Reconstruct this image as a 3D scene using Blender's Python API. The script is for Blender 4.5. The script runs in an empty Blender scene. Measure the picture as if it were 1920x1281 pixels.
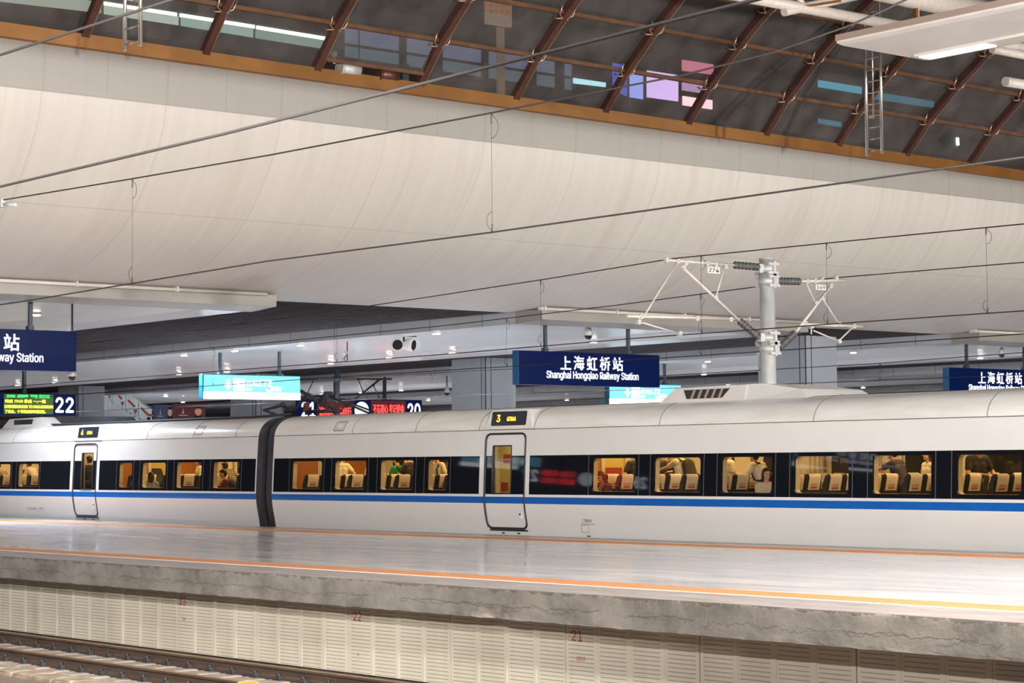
import bpy, bmesh, math, random
from mathutils import Vector, Matrix, noise
SC = bpy.context.scene
COL = SC.collection
random.seed(7)
# ---------------------------------------------------------------- camera
F, CX, CY, HC = 3950.0, 960.0, 640.5, 1.63
TH = math.atan(225.5 / F); RHO = math.atan(-0.0083); AL = math.atan(3257 / F * math.cos(TH))
_fh = Vector((-math.cos(AL), math.sin(AL), 0)); _r = Vector((math.sin(AL), math.cos(AL), 0)); _z = Vector((0, 0, 1))
FW = _fh * math.cos(TH) + _z * math.sin(TH)
_u = -_fh * math.sin(TH) + _z * math.cos(TH)
RT = _r * math.cos(RHO) + _u * math.sin(RHO)
UP = _u * math.cos(RHO) - _r * math.sin(RHO)
CAM = Vector((0, 0, HC))
cd = bpy.data.cameras.new('camera'); cam = bpy.data.objects.new('camera', cd); COL.objects.link(cam)
cd.sensor_width = 36; cd.lens = 36 * F / 1920; cd.clip_start = 0.5; cd.clip_end = 800
mw = Matrix.Identity(4)
for i in range(3):
    mw[i][0], mw[i][1], mw[i][2], mw[i][3] = RT[i], UP[i], -FW[i], CAM[i]
cam.matrix_world = mw
SC.camera = cam
# ---------------------------------------------------------------- light and exposure
w = bpy.data.worlds.new('night_sky'); SC.world = w; w.use_nodes = True
w.node_tree.nodes['Background'].inputs[0].default_value = (0.030, 0.034, 0.045, 1)
w.node_tree.nodes['Background'].inputs[1].default_value = 1.0
vs = SC.view_settings
vs.view_transform = 'Standard'; vs.look = 'None'; vs.gamma = 1; vs.use_curve_mapping = False
vs.exposure = 0.0
WARM = (1.0, 0.965, 0.93); COOL = (0.82, 0.89, 1.0); AMBER = (1.0, 0.60, 0.20)
def lamp(name, kind, loc, energy, color, parent=None, rot=(0, 0, 0), size=None, size_y=None, radius=None, spread=None):
    l = bpy.data.lights.new(name, kind); l.energy = energy; l.color = color
    if kind == 'AREA':
        l.shape = 'RECTANGLE'; l.size = size; l.size_y = size_y or size
        if spread: l.spread = spread
    elif radius: l.shadow_soft_size = radius
    if kind == 'SPOT': l.spot_size = spread or 2.0; l.spot_blend = 0.6
    o = bpy.data.objects.new(name, l); COL.objects.link(o); o.location = loc; o.rotation_euler = rot
    if parent:
        o.parent = parent; o.matrix_parent_inverse = parent.matrix_world.inverted() if False else Matrix.Translation(-Vector(parent.location))
    return o

# ---------------------------------------------------------------- pixel rays to points on real planes
def ray(x, y): return FW + RT * ((x - CX) / F) - UP * ((y - CY) / F)
def on(ax, v, x, y):
    d = ray(x, y); return CAM + d * ((v - CAM[ax]) / d[ax])
def onX(x, y, v): return on(0, v, x, y)
def onY(x, y, v): return on(1, v, x, y)
def onZ(x, y, v): return on(2, v, x, y)

# ---------------------------------------------------------------- materials
def mat(name, col=(0.8, 0.8, 0.8), rough=0.5, metal=0.0, emit=None, es=1.0, spec=0.5, coat=0.0):
    m = bpy.data.materials.new(name); m.use_nodes = True
    b = m.node_tree.nodes['Principled BSDF']
    b.inputs['Base Color'].default_value = (*col, 1); b.inputs['Roughness'].default_value = rough
    b.inputs['Metallic'].default_value = metal; b.inputs['Specular IOR Level'].default_value = spec
    b.inputs['Coat Weight'].default_value = coat; b.inputs['Coat Roughness'].default_value = 0.04
    if emit:
        b.inputs['Emission Color'].default_value = (*emit, 1); b.inputs['Emission Strength'].default_value = es
    return m
def nt(m): return m.node_tree.nodes, m.node_tree.links, m.node_tree.nodes['Principled BSDF']
def coords(m, scale=(1, 1, 1), obj=False):
    N, L, b = nt(m)
    if obj: s = N.new('ShaderNodeTexCoord').outputs['Object']
    else: s = N.new('ShaderNodeNewGeometry').outputs['Position']
    mp = N.new('ShaderNodeMapping'); mp.inputs['Scale'].default_value = scale
    L.new(s, mp.inputs['Vector']); return mp.outputs['Vector']
def noise_n(m, vec, scale, detail=4, rough=0.55, dist=0.0):
    N, L, b = nt(m); n = N.new('ShaderNodeTexNoise'); n.inputs['Scale'].default_value = scale
    n.inputs['Detail'].default_value = detail; n.inputs['Roughness'].default_value = rough; n.inputs['Distortion'].default_value = dist
    L.new(vec, n.inputs['Vector']); return n.outputs['Fac']
def ramp(m, fac, stops):
    N, L, b = nt(m); r = N.new('ShaderNodeValToRGB'); e = r.color_ramp.elements
    while len(e) < len(stops): e.new(0.5)
    for k, (p, c) in enumerate(stops):
        e[k].position = p; e[k].color = (*c, 1) if isinstance(c, tuple) else (c, c, c, 1)
    L.new(fac, r.inputs['Fac']); return r.outputs['Color']
def mathn(m, op, a, b2=None, c=None):
    N, L, b = nt(m); n = N.new('ShaderNodeMath'); n.operation = op
    for k, v in enumerate((a, b2, c)):
        if v is None: continue
        if isinstance(v, (int, float)): n.inputs[k].default_value = v
        else: L.new(v, n.inputs[k])
    return n.outputs[0]
def mixc(m, fac, a, b2, mode='MIX'):
    N, L, b = nt(m); n = N.new('ShaderNodeMix'); n.data_type = 'RGBA'; n.blend_type = mode
    for k, v in ((0, fac), (6, a), (7, b2)):
        if isinstance(v, (int, float)): n.inputs[k].default_value = v
        elif isinstance(v, tuple): n.inputs[k].default_value = (*v, 1)
        else: L.new(v, n.inputs[k])
    return n.outputs[2]
def sep(m, vec):
    N, L, b = nt(m); s = N.new('ShaderNodeSeparateXYZ'); L.new(vec, s.inputs[0]); return s.outputs
def bump(m, h, strength=0.3, dist=0.02):
    N, L, b = nt(m); n = N.new('ShaderNodeBump'); n.inputs['Strength'].default_value = strength; n.inputs['Distance'].default_value = dist
    L.new(h, n.inputs['Height']); L.new(n.outputs[0], b.inputs['Normal'])
def setc(m, c): m.node_tree.links.new(c, m.node_tree.nodes['Principled BSDF'].inputs['Base Color'])
def setr(m, c): m.node_tree.links.new(c, m.node_tree.nodes['Principled BSDF'].inputs['Roughness'])
def grainy(m, c1, c2, scale=6, lo=0.35, hi=0.7, vec=(1, 1, 1)):
    setc(m, ramp(m, noise_n(m, coords(m, vec), scale), [(lo, c1), (hi, c2)])); return m
def glassm(name, tint, ior=1.5, rough=0.0):
    m = bpy.data.materials.new(name); m.use_nodes = True; N, L = m.node_tree.nodes, m.node_tree.links
    N.remove(N['Principled BSDF']); t = N.new('ShaderNodeBsdfTransparent'); t.inputs[0].default_value = (*tint, 1)
    g = N.new('ShaderNodeBsdfGlossy'); g.inputs['Roughness'].default_value = rough
    f = N.new('ShaderNodeFresnel'); f.inputs[0].default_value = ior; x = N.new('ShaderNodeMixShader')
    L.new(f.outputs[0], x.inputs[0]); L.new(t.outputs[0], x.inputs[1]); L.new(g.outputs[0], x.inputs[2]); L.new(x.outputs[0], N['Material Output'].inputs[0])
    return m
M = {}
M['cream_cladding'] = m = mat('cream_cladding', rough=0.42, spec=0.35)
v = coords(m); X, Y, Z = sep(m, v)
st = noise_n(m, coords(m, (0.06, 2.2, 0.06)), 1.6, 6, 0.6)
stain = ramp(m, noise_n(m, coords(m, (0.10, 0.9, 0.10)), 1.0, 5, 0.62, 0.4), [(0.56, 0.0), (0.74, 1.0)])
base = ramp(m, st, [(0.25, (0.68, 0.635, 0.585)), (0.7, (0.76, 0.715, 0.665))])
base = mixc(m, mathn(m, 'MULTIPLY', stain, 0.22), base, (0.50, 0.40, 0.30))
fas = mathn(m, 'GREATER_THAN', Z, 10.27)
def lines(per, wdt, off=0.0):
    fr = mathn(m, 'FRACT', mathn(m, 'MULTIPLY', mathn(m, 'ADD', Y, off), 1 / per)); return mathn(m, 'LESS_THAN', fr, wdt / per)
jf = mathn(m, 'MULTIPLY', mathn(m, 'MULTIPLY', lines(1.63, 0.03, 0.5), fas), 0.35)
jb = mathn(m, 'MULTIPLY', lines(3.26, 0.05, 0.55), 0.16)
hz = mathn(m, 'LESS_THAN', mathn(m, 'ABSOLUTE', mathn(m, 'SUBTRACT', Z, 10.27)), 0.016)
hz2 = mathn(m, 'LESS_THAN', mathn(m, 'ABSOLUTE', mathn(m, 'SUBTRACT', Z, 7.85)), 0.010)
jj = mathn(m, 'MAXIMUM', mathn(m, 'MAXIMUM', jf, jb), mathn(m, 'MAXIMUM', mathn(m, 'MULTIPLY', hz, 0.5), mathn(m, 'MULTIPLY', hz2, 0.25)))
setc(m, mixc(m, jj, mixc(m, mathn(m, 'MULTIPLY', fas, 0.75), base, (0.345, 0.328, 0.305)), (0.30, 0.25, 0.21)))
M['soffit_white'] = grainy(mat('soffit_white', rough=0.27, coat=0.1), (0.74, 0.74, 0.76), (0.80, 0.80, 0.82), 0.4)
M['soffit_beige'] = grainy(mat('soffit_beige', rough=0.35), (0.37, 0.345, 0.315), (0.42, 0.39, 0.355), 0.6)
M['soffit_side'] = m = mat('soffit_side', rough=0.3)
X, Y, Z = sep(m, coords(m)); fr = mathn(m, 'FRACT', mathn(m, 'MULTIPLY', X, 0.36))
setc(m, mixc(m, mathn(m, 'LESS_THAN', fr, 0.012), ramp(m, noise_n(m, coords(m), 0.5), [(0.3, (0.62, 0.64, 0.68)), (0.7, (0.70, 0.72, 0.76))]), (0.2, 0.2, 0.22)))
M['louvre_dark'] = mat('louvre_dark', (0.02, 0.019, 0.02), 0.8, spec=0.0)
M['louvre_slat'] = grainy(mat('louvre_slat', rough=0.6, spec=0.0), (0.085, 0.078, 0.082), (0.11, 0.10, 0.105), 3)
M['bronze_trim'] = grainy(mat('bronze_trim', rough=0.38, metal=0.3), (0.26, 0.11, 0.025), (0.34, 0.15, 0.04), 1.2)
M['mullion_brown'] = grainy(mat('mullion_brown', rough=0.35, metal=0.35), (0.10, 0.045, 0.035), (0.16, 0.07, 0.05), 2)
M['transom_brown'] = grainy(mat('transom_brown', rough=0.35, metal=0.35), (0.17, 0.085, 0.045), (0.26, 0.13, 0.07), 2)
M['clip_metal'] = grainy(mat('clip_metal', rough=0.3, metal=0.8), (0.55, 0.40, 0.28), (0.7, 0.52, 0.38), 8)
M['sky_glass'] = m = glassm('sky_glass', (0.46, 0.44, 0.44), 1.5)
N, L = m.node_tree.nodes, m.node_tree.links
df = N.new('ShaderNodeBsdfDiffuse'); df.inputs[0].default_value = (0.42, 0.38, 0.365, 1); ms = N.new('ShaderNodeMixShader')  # dusty haze, raised to stand in for the lit hall's reflection
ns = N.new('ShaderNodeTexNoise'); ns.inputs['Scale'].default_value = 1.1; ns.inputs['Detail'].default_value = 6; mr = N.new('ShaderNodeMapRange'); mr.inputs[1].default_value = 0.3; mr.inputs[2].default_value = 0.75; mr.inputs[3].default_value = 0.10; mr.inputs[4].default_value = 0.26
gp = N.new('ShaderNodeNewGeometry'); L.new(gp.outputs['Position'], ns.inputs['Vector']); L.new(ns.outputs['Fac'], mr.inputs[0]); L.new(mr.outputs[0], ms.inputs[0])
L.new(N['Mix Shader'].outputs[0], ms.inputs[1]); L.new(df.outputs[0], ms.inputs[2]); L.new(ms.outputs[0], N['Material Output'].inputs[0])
M['night_wall'] = grainy(mat('night_wall', rough=0.7), (0.055, 0.042, 0.038), (0.10, 0.08, 0.07), 0.5)
M['column_panel'] = grainy(mat('column_panel', rough=0.35, metal=0.1), (0.46, 0.50, 0.56), (0.54, 0.58, 0.65), 0.5)
M['joint_dark'] = mat('joint_dark', (0.05, 0.055, 0.065), 0.5)
M['white_paint'] = grainy(mat('white_paint', rough=0.35), (0.70, 0.67, 0.63), (0.78, 0.75, 0.71), 3)
M['canopy_paint'] = grainy(mat('canopy_paint', rough=0.45), (0.44, 0.42, 0.40), (0.49, 0.47, 0.45), 2)
M['rim_brown'] = mat('rim_brown', (0.24, 0.18, 0.15), 0.5)
M['galvanised'] = grainy(mat('galvanised', rough=0.5, metal=0.25), (0.52, 0.53, 0.52), (0.70, 0.71, 0.70), 5, 0.3, 0.7, (1, 1, 0.5))
M['arm_cream'] = grainy(mat('arm_cream', rough=0.4), (0.66, 0.59, 0.53), (0.76, 0.69, 0.63), 8)
M['insulator'] = grainy(mat('insulator', rough=0.35), (0.09, 0.09, 0.09), (0.15, 0.15, 0.15), 10)
M['wire'] = mat('wire', (0.048, 0.043, 0.043), 0.7, spec=0.2)
M['dark_metal'] = grainy(mat('dark_metal', rough=0.45, metal=0.4), (0.04, 0.045, 0.05), (0.07, 0.075, 0.08), 6)
M['hanger_blue'] = mat('hanger_blue', (0.06, 0.08, 0.11), 0.45)
M['chrome'] = mat('chrome', (0.75, 0.72, 0.68), 0.25, 0.9)
M['plate_white'] = mat('plate_white', (0.78, 0.74, 0.70), 0.5)
M['ink'] = mat('ink', (0.03, 0.03, 0.035), 0.6)
M['ink_grey'] = mat('ink_grey', (0.20, 0.19, 0.18), 0.6)
M['red_ink'] = mat('red_ink', (0.42, 0.06, 0.04), 0.7)
# train
M['train_white'] = m = grainy(mat('train_white', rough=0.17, coat=0.5, spec=0.5), (0.735, 0.725, 0.705), (0.765, 0.755, 0.735), 0.8)
M['train_roof'] = m = mat('train_roof', rough=0.26, coat=0.2)
setc(m, ramp(m, noise_n(m, coords(m, (0.35, 1, 2.2)), 2.0, 5), [(0.35, (0.74, 0.71, 0.66)), (0.62, (0.84, 0.82, 0.79))]))
M['train_blue'] = grainy(mat('train_blue', rough=0.22, coat=0.1), (0.0, 0.10, 0.44), (0.0, 0.115, 0.48), 2)
M['band_black'] = mat('band_black', (0.006, 0.007, 0.010), 0.03, spec=0.6)
M['roof_dirt'] = grainy(mat('roof_dirt', rough=0.7), (0.16, 0.12, 0.09), (0.26, 0.19, 0.14), 3)
M['rubber'] = grainy(mat('rubber', rough=0.55), (0.022, 0.023, 0.028), (0.035, 0.036, 0.042), 4)
M['seam'] = mat('seam', (0.16, 0.15, 0.14), 0.6)
M['band_joint'] = mat('band_joint', (0.10, 0.09, 0.09), 0.35)
M['pane'] = glassm('pane', (0.86, 0.84, 0.80), 1.45)
M['display_glass'] = mat('display_glass', (0.010, 0.018, 0.035), 0.06, spec=0.7)
M['led_amber'] = mat('led_amber', (0.3, 0.12, 0.0), 0.5, emit=(1.0, 0.42, 0.02), es=5.0)
M['inner_cream'] = grainy(mat('inner_cream', rough=0.45), (0.72, 0.66, 0.54), (0.76, 0.70, 0.58), 1.5)
M['wood'] = m = mat('wood', rough=0.4)
setc(m, ramp(m, noise_n(m, coords(m, (1, 9, 0.7)), 2.0, 5), [(0.3, (0.50, 0.19, 0.04)), (0.7, (0.62, 0.25, 0.06))]))
M['yellow_panel'] = grainy(mat('yellow_panel', rough=0.4), (0.62, 0.52, 0.16), (0.68, 0.58, 0.2), 2)
M['seat_fabric'] = grainy(mat('seat_fabric', rough=0.9), (0.040, 0.037, 0.034), (0.06, 0.056, 0.05), 30)
M['seat_cover'] = grainy(mat('seat_cover', rough=0.85), (0.74, 0.68, 0.56), (0.80, 0.74, 0.62), 20)
M['cover_print'] = mat('cover_print', (0.60, 0.12, 0.06), 0.8)
M['cover_grey'] = mat('cover_grey', (0.35, 0.28, 0.22), 0.8)
M['dark_glass'] = mat('dark_glass', (0.02, 0.022, 0.024), 0.05)
M['train_lamp'] = mat('train_lamp', (0.8, 0.8, 0.8), 0.5, emit=(1.0, 0.72, 0.38), es=4.0)
# signs
M['sign_navy'] = mat('sign_navy', (0.0015, 0.005, 0.042), 0.3, spec=0.1, emit=(0.006, 0.02, 0.11), es=0.30)
M['sign_letter'] = mat('sign_letter', (0.9, 0.9, 0.95), 0.5, emit=(0.72, 0.78, 1.0), es=1.6)
M['sign_cyan'] = mat('sign_cyan', (0.02, 0.30, 0.42), 0.3, emit=(0.27, 0.68, 0.88), es=1.1)
M['sign_white'] = mat('sign_white', (0.9, 0.9, 0.9), 0.3, emit=(0.93, 0.97, 1.0), es=2.6)
M['sign_teal'] = mat('sign_teal', (0.02, 0.16, 0.23), 0.35)
M['sign_cap_blue'] = mat('sign_cap_blue', (0.03, 0.14, 0.32), 0.35)
M['led_panel_dark'] = mat('led_panel_dark', (0.02, 0.035, 0.02), 0.4, emit=(0.10, 0.16, 0.02), es=0.6)
M['led_panel_red'] = mat('led_panel_red', (0.05, 0.015, 0.015), 0.4, emit=(0.30, 0.05, 0.05), es=0.22)
M['led_green'] = mat('led_green', (0.0, 0.3, 0.05), 0.5, emit=(0.02, 1.0, 0.10), es=3.2)
M['led_yellow'] = mat('led_yellow', (0.3, 0.3, 0.0), 0.5, emit=(1.0, 0.86, 0.06), es=4.0)
M['led_red'] = mat('led_red', (0.3, 0.0, 0.0), 0.5, emit=(1.0, 0.04, 0.035), es=4.5)
M['clock_face'] = mat('clock_face', (0.9, 0.9, 0.9), 0.4, emit=(0.80, 0.90, 1.0), es=1.1)
M['lamp_glow'] = mat('lamp_glow', (0.9, 0.9, 0.9), 0.4, emit=(1.0, 0.93, 0.82), es=14.0)
M['tube_glow'] = mat('tube_glow', (0.9, 0.9, 0.9), 0.4, emit=(0.97, 0.97, 1.0), es=9.0)
# platform
M['granite'] = m = mat('granite', rough=0.2, coat=0.0, spec=0.6)
v = coords(m, (0.35, 1.6, 1)); n1 = noise_n(m, v, 0.9, 5, 0.6)
tex = sep(m, coords(m))
jx = mathn(m, 'LESS_THAN', mathn(m, 'FRACT', mathn(m, 'MULTIPLY', tex[0], 1 / 1.2)), 0.008)
jy = mathn(m, 'LESS_THAN', mathn(m, 'FRACT', mathn(m, 'MULTIPLY', tex[1], 1 / 0.8)), 0.010)
c = ramp(m, n1, [(0.3, (0.68, 0.645, 0.625)), (0.65, (0.81, 0.775, 0.75))])
setc(m, mixc(m, mathn(m, 'MULTIPLY', mathn(m, 'MAXIMUM', jx, jy), 0.35), c, (0.25, 0.23, 0.22)))
setr(m, ramp(m, noise_n(m, coords(m, (0.25, 1.4, 1)), 1.3, 5, 0.65), [(0.30, 0.07), (0.70, 0.26)]))
bump(m, noise_n(m, coords(m, (0.5, 1, 1)), 1.2, 3), 0.08, 0.02)
M['coping_top'] = m = mat('coping_top', rough=0.33, spec=0.5)
setc(m, ramp(m, noise_n(m, coords(m, (0.7, 2, 1)), 1.5, 6, 0.65), [(0.3, (0.28, 0.235, 0.22)), (0.7, (0.46, 0.41, 0.385))]))
M['tactile'] = m = mat('tactile', rough=0.5)
tx = sep(m, coords(m))
rib = mathn(m, 'FRACT', mathn(m, 'MULTIPLY', tx[0], 1 / 0.10))
rc = mathn(m, 'LESS_THAN', rib, 0.35)
setc(m, mixc(m, mathn(m, 'MULTIPLY', rc, 0.35), ramp(m, noise_n(m, coords(m), 3), [(0.3, (0.70, 0.25, 0.075)), (0.7, (0.76, 0.29, 0.10))]), (0.80, 0.40, 0.20)))
M['line_white'] = grainy(mat('line_white', rough=0.5), (0.78, 0.75, 0.71), (0.86, 0.84, 0.80), 5)
M['concrete'] = m = mat('concrete', rough=0.9, spec=0.2)
v = coords(m); X, Y, Z = sep(m, v)
big = noise_n(m, coords(m, (1, 1, 1.2)), 1.3, 8, 0.68)
c = ramp(m, big, [(0.28, (0.11, 0.10, 0.088)), (0.5, (0.205, 0.188, 0.168)), (0.75, (0.285, 0.262, 0.238))])
drip = ramp(m, noise_n(m, coords(m, (1.6, 1, 0.12)), 2.2, 6, 0.7), [(0.52, 0.0), (0.78, 1.0)])
c = mixc(m, mathn(m, 'MULTIPLY', drip, 0.4), c, (0.20, 0.165, 0.135))
topd = mathn(m, 'MULTIPLY', mathn(m, 'GREATER_THAN', mathn(m, 'ADD', Z, mathn(m, 'MULTIPLY', noise_n(m, coords(m, (2.2, 1, 1)), 2.0, 8, 0.75), 0.24)), 0.098), 0.65)
c = mixc(m, topd, c, (0.085, 0.07, 0.055))
pits = ramp(m, noise_n(m, coords(m), 26, 3, 0.6), [(0.62, 0.0), (0.72, 1.0)])
c = mixc(m, mathn(m, 'MULTIPLY', pits, 0.45), c, (0.16, 0.14, 0.12))
N_, L_ = m.node_tree.nodes, m.node_tree.links
def crack(z0, amp, sc, wdt, seed):
    vx = N_.new('ShaderNodeVectorMath'); vx.operation = 'ADD'; L_.new(coords(m, (1, 0.0, 0.0)), vx.inputs[0]); vx.inputs[1].default_value = (seed * 370, seed * 91, 0)
    n = noise_n(m, vx.outputs[0], sc, 8, 0.72)
    h = mathn(m, 'ADD', mathn(m, 'MULTIPLY', mathn(m, 'SUBTRACT', n, 0.5), amp), z0)
    gate = mathn(m, 'GREATER_THAN', noise_n(m, coords(m, (1, 0, 0)), 0.33 + seed, 1), 0.47)
    return mathn(m, 'MULTIPLY', mathn(m, 'LESS_THAN', mathn(m, 'ABSOLUTE', mathn(m, 'SUBTRACT', Z, h)), wdt), gate)
ck = mathn(m, 'MAXIMUM', crack(-0.21, 0.34, 1.7, 0.0045, 0.0), crack(-0.24, 0.55, 1.1, 0.0035, 0.11))
setc(m, mixc(m, mathn(m, 'MULTIPLY', ck, 0.8), c, (0.07, 0.055, 0.045)))
bump(m, noise_n(m, coords(m), 9, 8, 0.7), 0.5, 0.03)
M['concrete_fresh'] = grainy(mat('concrete_fresh', rough=0.9, spec=0.2), (0.20, 0.175, 0.16), (0.34, 0.31, 0.29), 7)
M['acoustic'] = m = mat('acoustic', rough=0.6, spec=0.3)
v = coords(m, (1, 1, 1), True); X, Y, Z = sep(m, v)
fx = mathn(m, 'FRACT', mathn(m, 'MULTIPLY', X, 1 / 0.6))
inx = mathn(m, 'MULTIPLY', mathn(m, 'GREATER_THAN', fx, 0.10), mathn(m, 'LESS_THAN', fx, 0.90))
row = mathn(m, 'FRACT', mathn(m, 'MULTIPLY', Z, 1 / 0.052))
dot = mathn(m, 'FRACT', mathn(m, 'MULTIPLY', X, 1 / 0.022))
hole = mathn(m, 'MULTIPLY', mathn(m, 'LESS_THAN', row, 0.20), mathn(m, 'LESS_THAN', dot, 0.68))
hole = mathn(m, 'MULTIPLY', mathn(m, 'MULTIPLY', hole, inx), mathn(m, 'LESS_THAN', Z, -0.09))
c = ramp(m, noise_n(m, coords(m, (1.3, 1, 0.35)), 1.1, 5), [(0.3, (0.50, 0.455, 0.365)), (0.65, (0.60, 0.555, 0.455))])
rust = ramp(m, noise_n(m, coords(m, (1.2, 1, 0.25)), 1.7, 5, 0.65), [(0.58, 0.0), (0.78, 1.0)])
c = mixc(m, mathn(m, 'MULTIPLY', rust, 0.35), c, (0.38, 0.27, 0.15))
setc(m, mixc(m, mathn(m, 'MULTIPLY', hole, 0.85), c, (0.07, 0.06, 0.05)))
M['rail_steel'] = m = mat('rail_steel', rough=0.6, metal=0.2)
setc(m, ramp(m, noise_n(m, coords(m, (0.6, 3, 3)), 3, 6, 0.7), [(0.3, (0.055, 0.036, 0.028)), (0.7, (0.11, 0.072, 0.05))]))
M['rail_head'] = grainy(mat('rail_head', rough=0.4, metal=0.4), (0.28, 0.17, 0.08), (0.42, 0.28, 0.15), 4)
M['sleeper'] = grainy(mat('sleeper', rough=0.85), (0.30, 0.25, 0.21), (0.45, 0.39, 0.335), 4)
M['kerb_stone'] = grainy(mat('kerb_stone', rough=0.9), (0.27, 0.21, 0.15), (0.43, 0.35, 0.26), 5)
M['ballast'] = m = mat('ballast', rough=0.95)
bn = noise_n(m, coords(m), 14, 6, 0.7)
c = ramp(m, bn, [(0.3, (0.12, 0.085, 0.07)), (0.7, (0.34, 0.25, 0.21))])
moss = ramp(m, noise_n(m, coords(m), 1.6, 4), [(0.60, 0.0), (0.70, 1.0)])
setc(m, mixc(m, mathn(m, 'MULTIPLY', moss, 0.6), c, (0.17, 0.17, 0.06))); bump(m, bn, 0.8, 0.05)
M['orange_plastic'] = mat('orange_plastic', (0.80, 0.38, 0.08), 0.5)
# people
M['skin'] = grainy(mat('skin', rough=0.5), (0.62, 0.36, 0.23), (0.68, 0.41, 0.27), 12)
M['hair'] = grainy(mat('hair', rough=0.45), (0.012, 0.009, 0.008), (0.03, 0.02, 0.016), 40)
M['hair_brown'] = grainy(mat('hair_brown', rough=0.45), (0.06, 0.02, 0.014), (0.10, 0.035, 0.022), 40)

# ---------------------------------------------------------------- mesh building
class MB:
    def __init__(s): s.bm = bmesh.new(); s.mi = 0
    def _t(s, n0):
        s.bm.faces.ensure_lookup_table()
        for f in s.bm.faces[n0:]: f.material_index = s.mi
    def poly(s, pts):
        n0 = len(s.bm.faces); s.bm.faces.new([s.bm.verts.new(p) for p in pts]); s._t(n0); return s
    def box(s, lo, hi, bev=0.0):
        n0 = len(s.bm.faces); lo, hi = Vector(lo), Vector(hi)
        g = bmesh.ops.create_cube(s.bm, size=1.0, matrix=Matrix.Translation((lo + hi) / 2) @ Matrix.Diagonal((*(hi - lo), 1)))
        if bev:
            ed = set(e for v in g['verts'] for e in v.link_edges)
            bmesh.ops.bevel(s.bm, geom=list(ed), offset=bev, segments=2, affect='EDGES', profile=0.6)
        s._t(n0); return s
    def obox(s, c, ax, ay, az, bev=0.0):  # half-extent vectors
        n0 = len(s.bm.faces); mt = Matrix.Identity(4)
        for i in range(3): mt[i][0], mt[i][1], mt[i][2], mt[i][3] = ax[i] * 2, ay[i] * 2, az[i] * 2, c[i]
        g = bmesh.ops.create_cube(s.bm, size=1.0, matrix=mt)
        if bev:
            ed = set(e for v in g['verts'] for e in v.link_edges)
            bmesh.ops.bevel(s.bm, geom=list(ed), offset=bev, segments=2, affect='EDGES', profile=0.6)
        s._t(n0); return s
    def beam(s, a, b, wd, ht, up=(0, 0, 1)):
        a, b = Vector(a), Vector(b); d = (b - a); n = d.normalized(); u = Vector(up); sd = n.cross(u)
        if sd.length < 1e-4: sd = n.cross(Vector((1, 0, 0)))
        sd.normalize(); u = sd.cross(n); return s.obox((a + b) / 2, d / 2, sd * wd / 2, u * ht / 2)
    def tube(s, pts, r, seg=10, cap=True, r2=None):
        n0 = len(s.bm.faces); pts = [Vector(p) for p in pts]; rings = []; prev = None
        for i, p in enumerate(pts):
            d = (pts[min(i + 1, len(pts) - 1)] - pts[max(i - 1, 0)]).normalized()
            if prev is None:
                a = Vector((0, 0, 1)) if abs(d.z) < 0.9 else Vector((1, 0, 0)); x = d.cross(a).normalized()
            else: x = (prev - d * prev.dot(d)).normalized()
            prev = x; y = d.cross(x); rr = r if r2 is None else r + (r2 - r) * i / (len(pts) - 1)
            if isinstance(r, (list, tuple)): rr = r[i]
            rings.append([s.bm.verts.new(p + (x * math.cos(t) + y * math.sin(t)) * rr) for t in [2 * math.pi * k / seg for k in range(seg)]])
        for a, b in zip(rings, rings[1:]):
            for k in range(seg):
                f = s.bm.faces.new((a[k], a[(k + 1) % seg], b[(k + 1) % seg], b[k])); f.smooth = True
        if cap:
            s.bm.faces.new(rings[0][::-1]); s.bm.faces.new(rings[-1])
        s._t(n0); return s
    def prism(s, prof, a, b, fn, cap=True, smooth=False, closed=True):
        """profile of 2D points swept between a and b; fn(t, p) gives the 3D point"""
        n0 = len(s.bm.faces); ts = [a, b] if not isinstance(a, list) else a
        rings = [[s.bm.verts.new(fn(t, p)) for p in prof] for t in ts]; n = len(prof)
        for r0, r1 in zip(rings, rings[1:]):
            for k in range(n if closed else n - 1):
                f = s.bm.faces.new((r0[k], r0[(k + 1) % n], r1[(k + 1) % n], r1[k])); f.smooth = smooth
        if cap and closed:
            s.bm.faces.new(rings[0][::-1]); s.bm.faces.new(rings[-1])
        s._t(n0); return s
    def ell(s, c, r, seg=16, rings=10, mt=None):
        n0 = len(s.bm.faces); m4 = Matrix.Translation(c) @ (mt or Matrix.Identity(4)) @ Matrix.Diagonal((r[0], r[1], r[2], 1))
        g = bmesh.ops.create_uvsphere(s.bm, u_segments=seg, v_segments=rings, radius=1.0, matrix=m4)
        s.bm.faces.ensure_lookup_table()
        for f in s.bm.faces[n0:]: f.smooth = True
        s._t(n0); return s
    def disc(s, c, nrm, r, th=0.01, seg=24):
        c = Vector(c); n = Vector(nrm).normalized(); return s.tube([c, c + n * th], r, seg)
    def build(s, name, mats, parent=None, recalc=True):
        if recalc: bmesh.ops.recalc_face_normals(s.bm, faces=s.bm.faces[:])
        me = bpy.data.meshes.new(name); s.bm.to_mesh(me); s.bm.free()
        for k in (mats if isinstance(mats, (list, tuple)) else [mats]): me.materials.append(M[k] if isinstance(k, str) else k)
        return link(name, me, parent)
def link(name, me, parent=None):
    o = bpy.data.objects.new(name, me); COL.objects.link(o)
    if parent is not None:
        o.parent = parent; o.matrix_parent_inverse = pinv(parent)
    return o
def pinv(p):
    mt = Matrix.Identity(4); q = p
    while q is not None:
        mt = (q.matrix_parent_inverse @ q.matrix_basis if q.parent else q.matrix_basis) @ mt; q = q.parent
    return mt.inverted()
def tag(o, label=None, cat=None, group=None, kind=None):
    if label: o['label'] = label
    if cat: o['category'] = cat
    if group: o['group'] = group
    if kind: o['kind'] = kind
    return o
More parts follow.
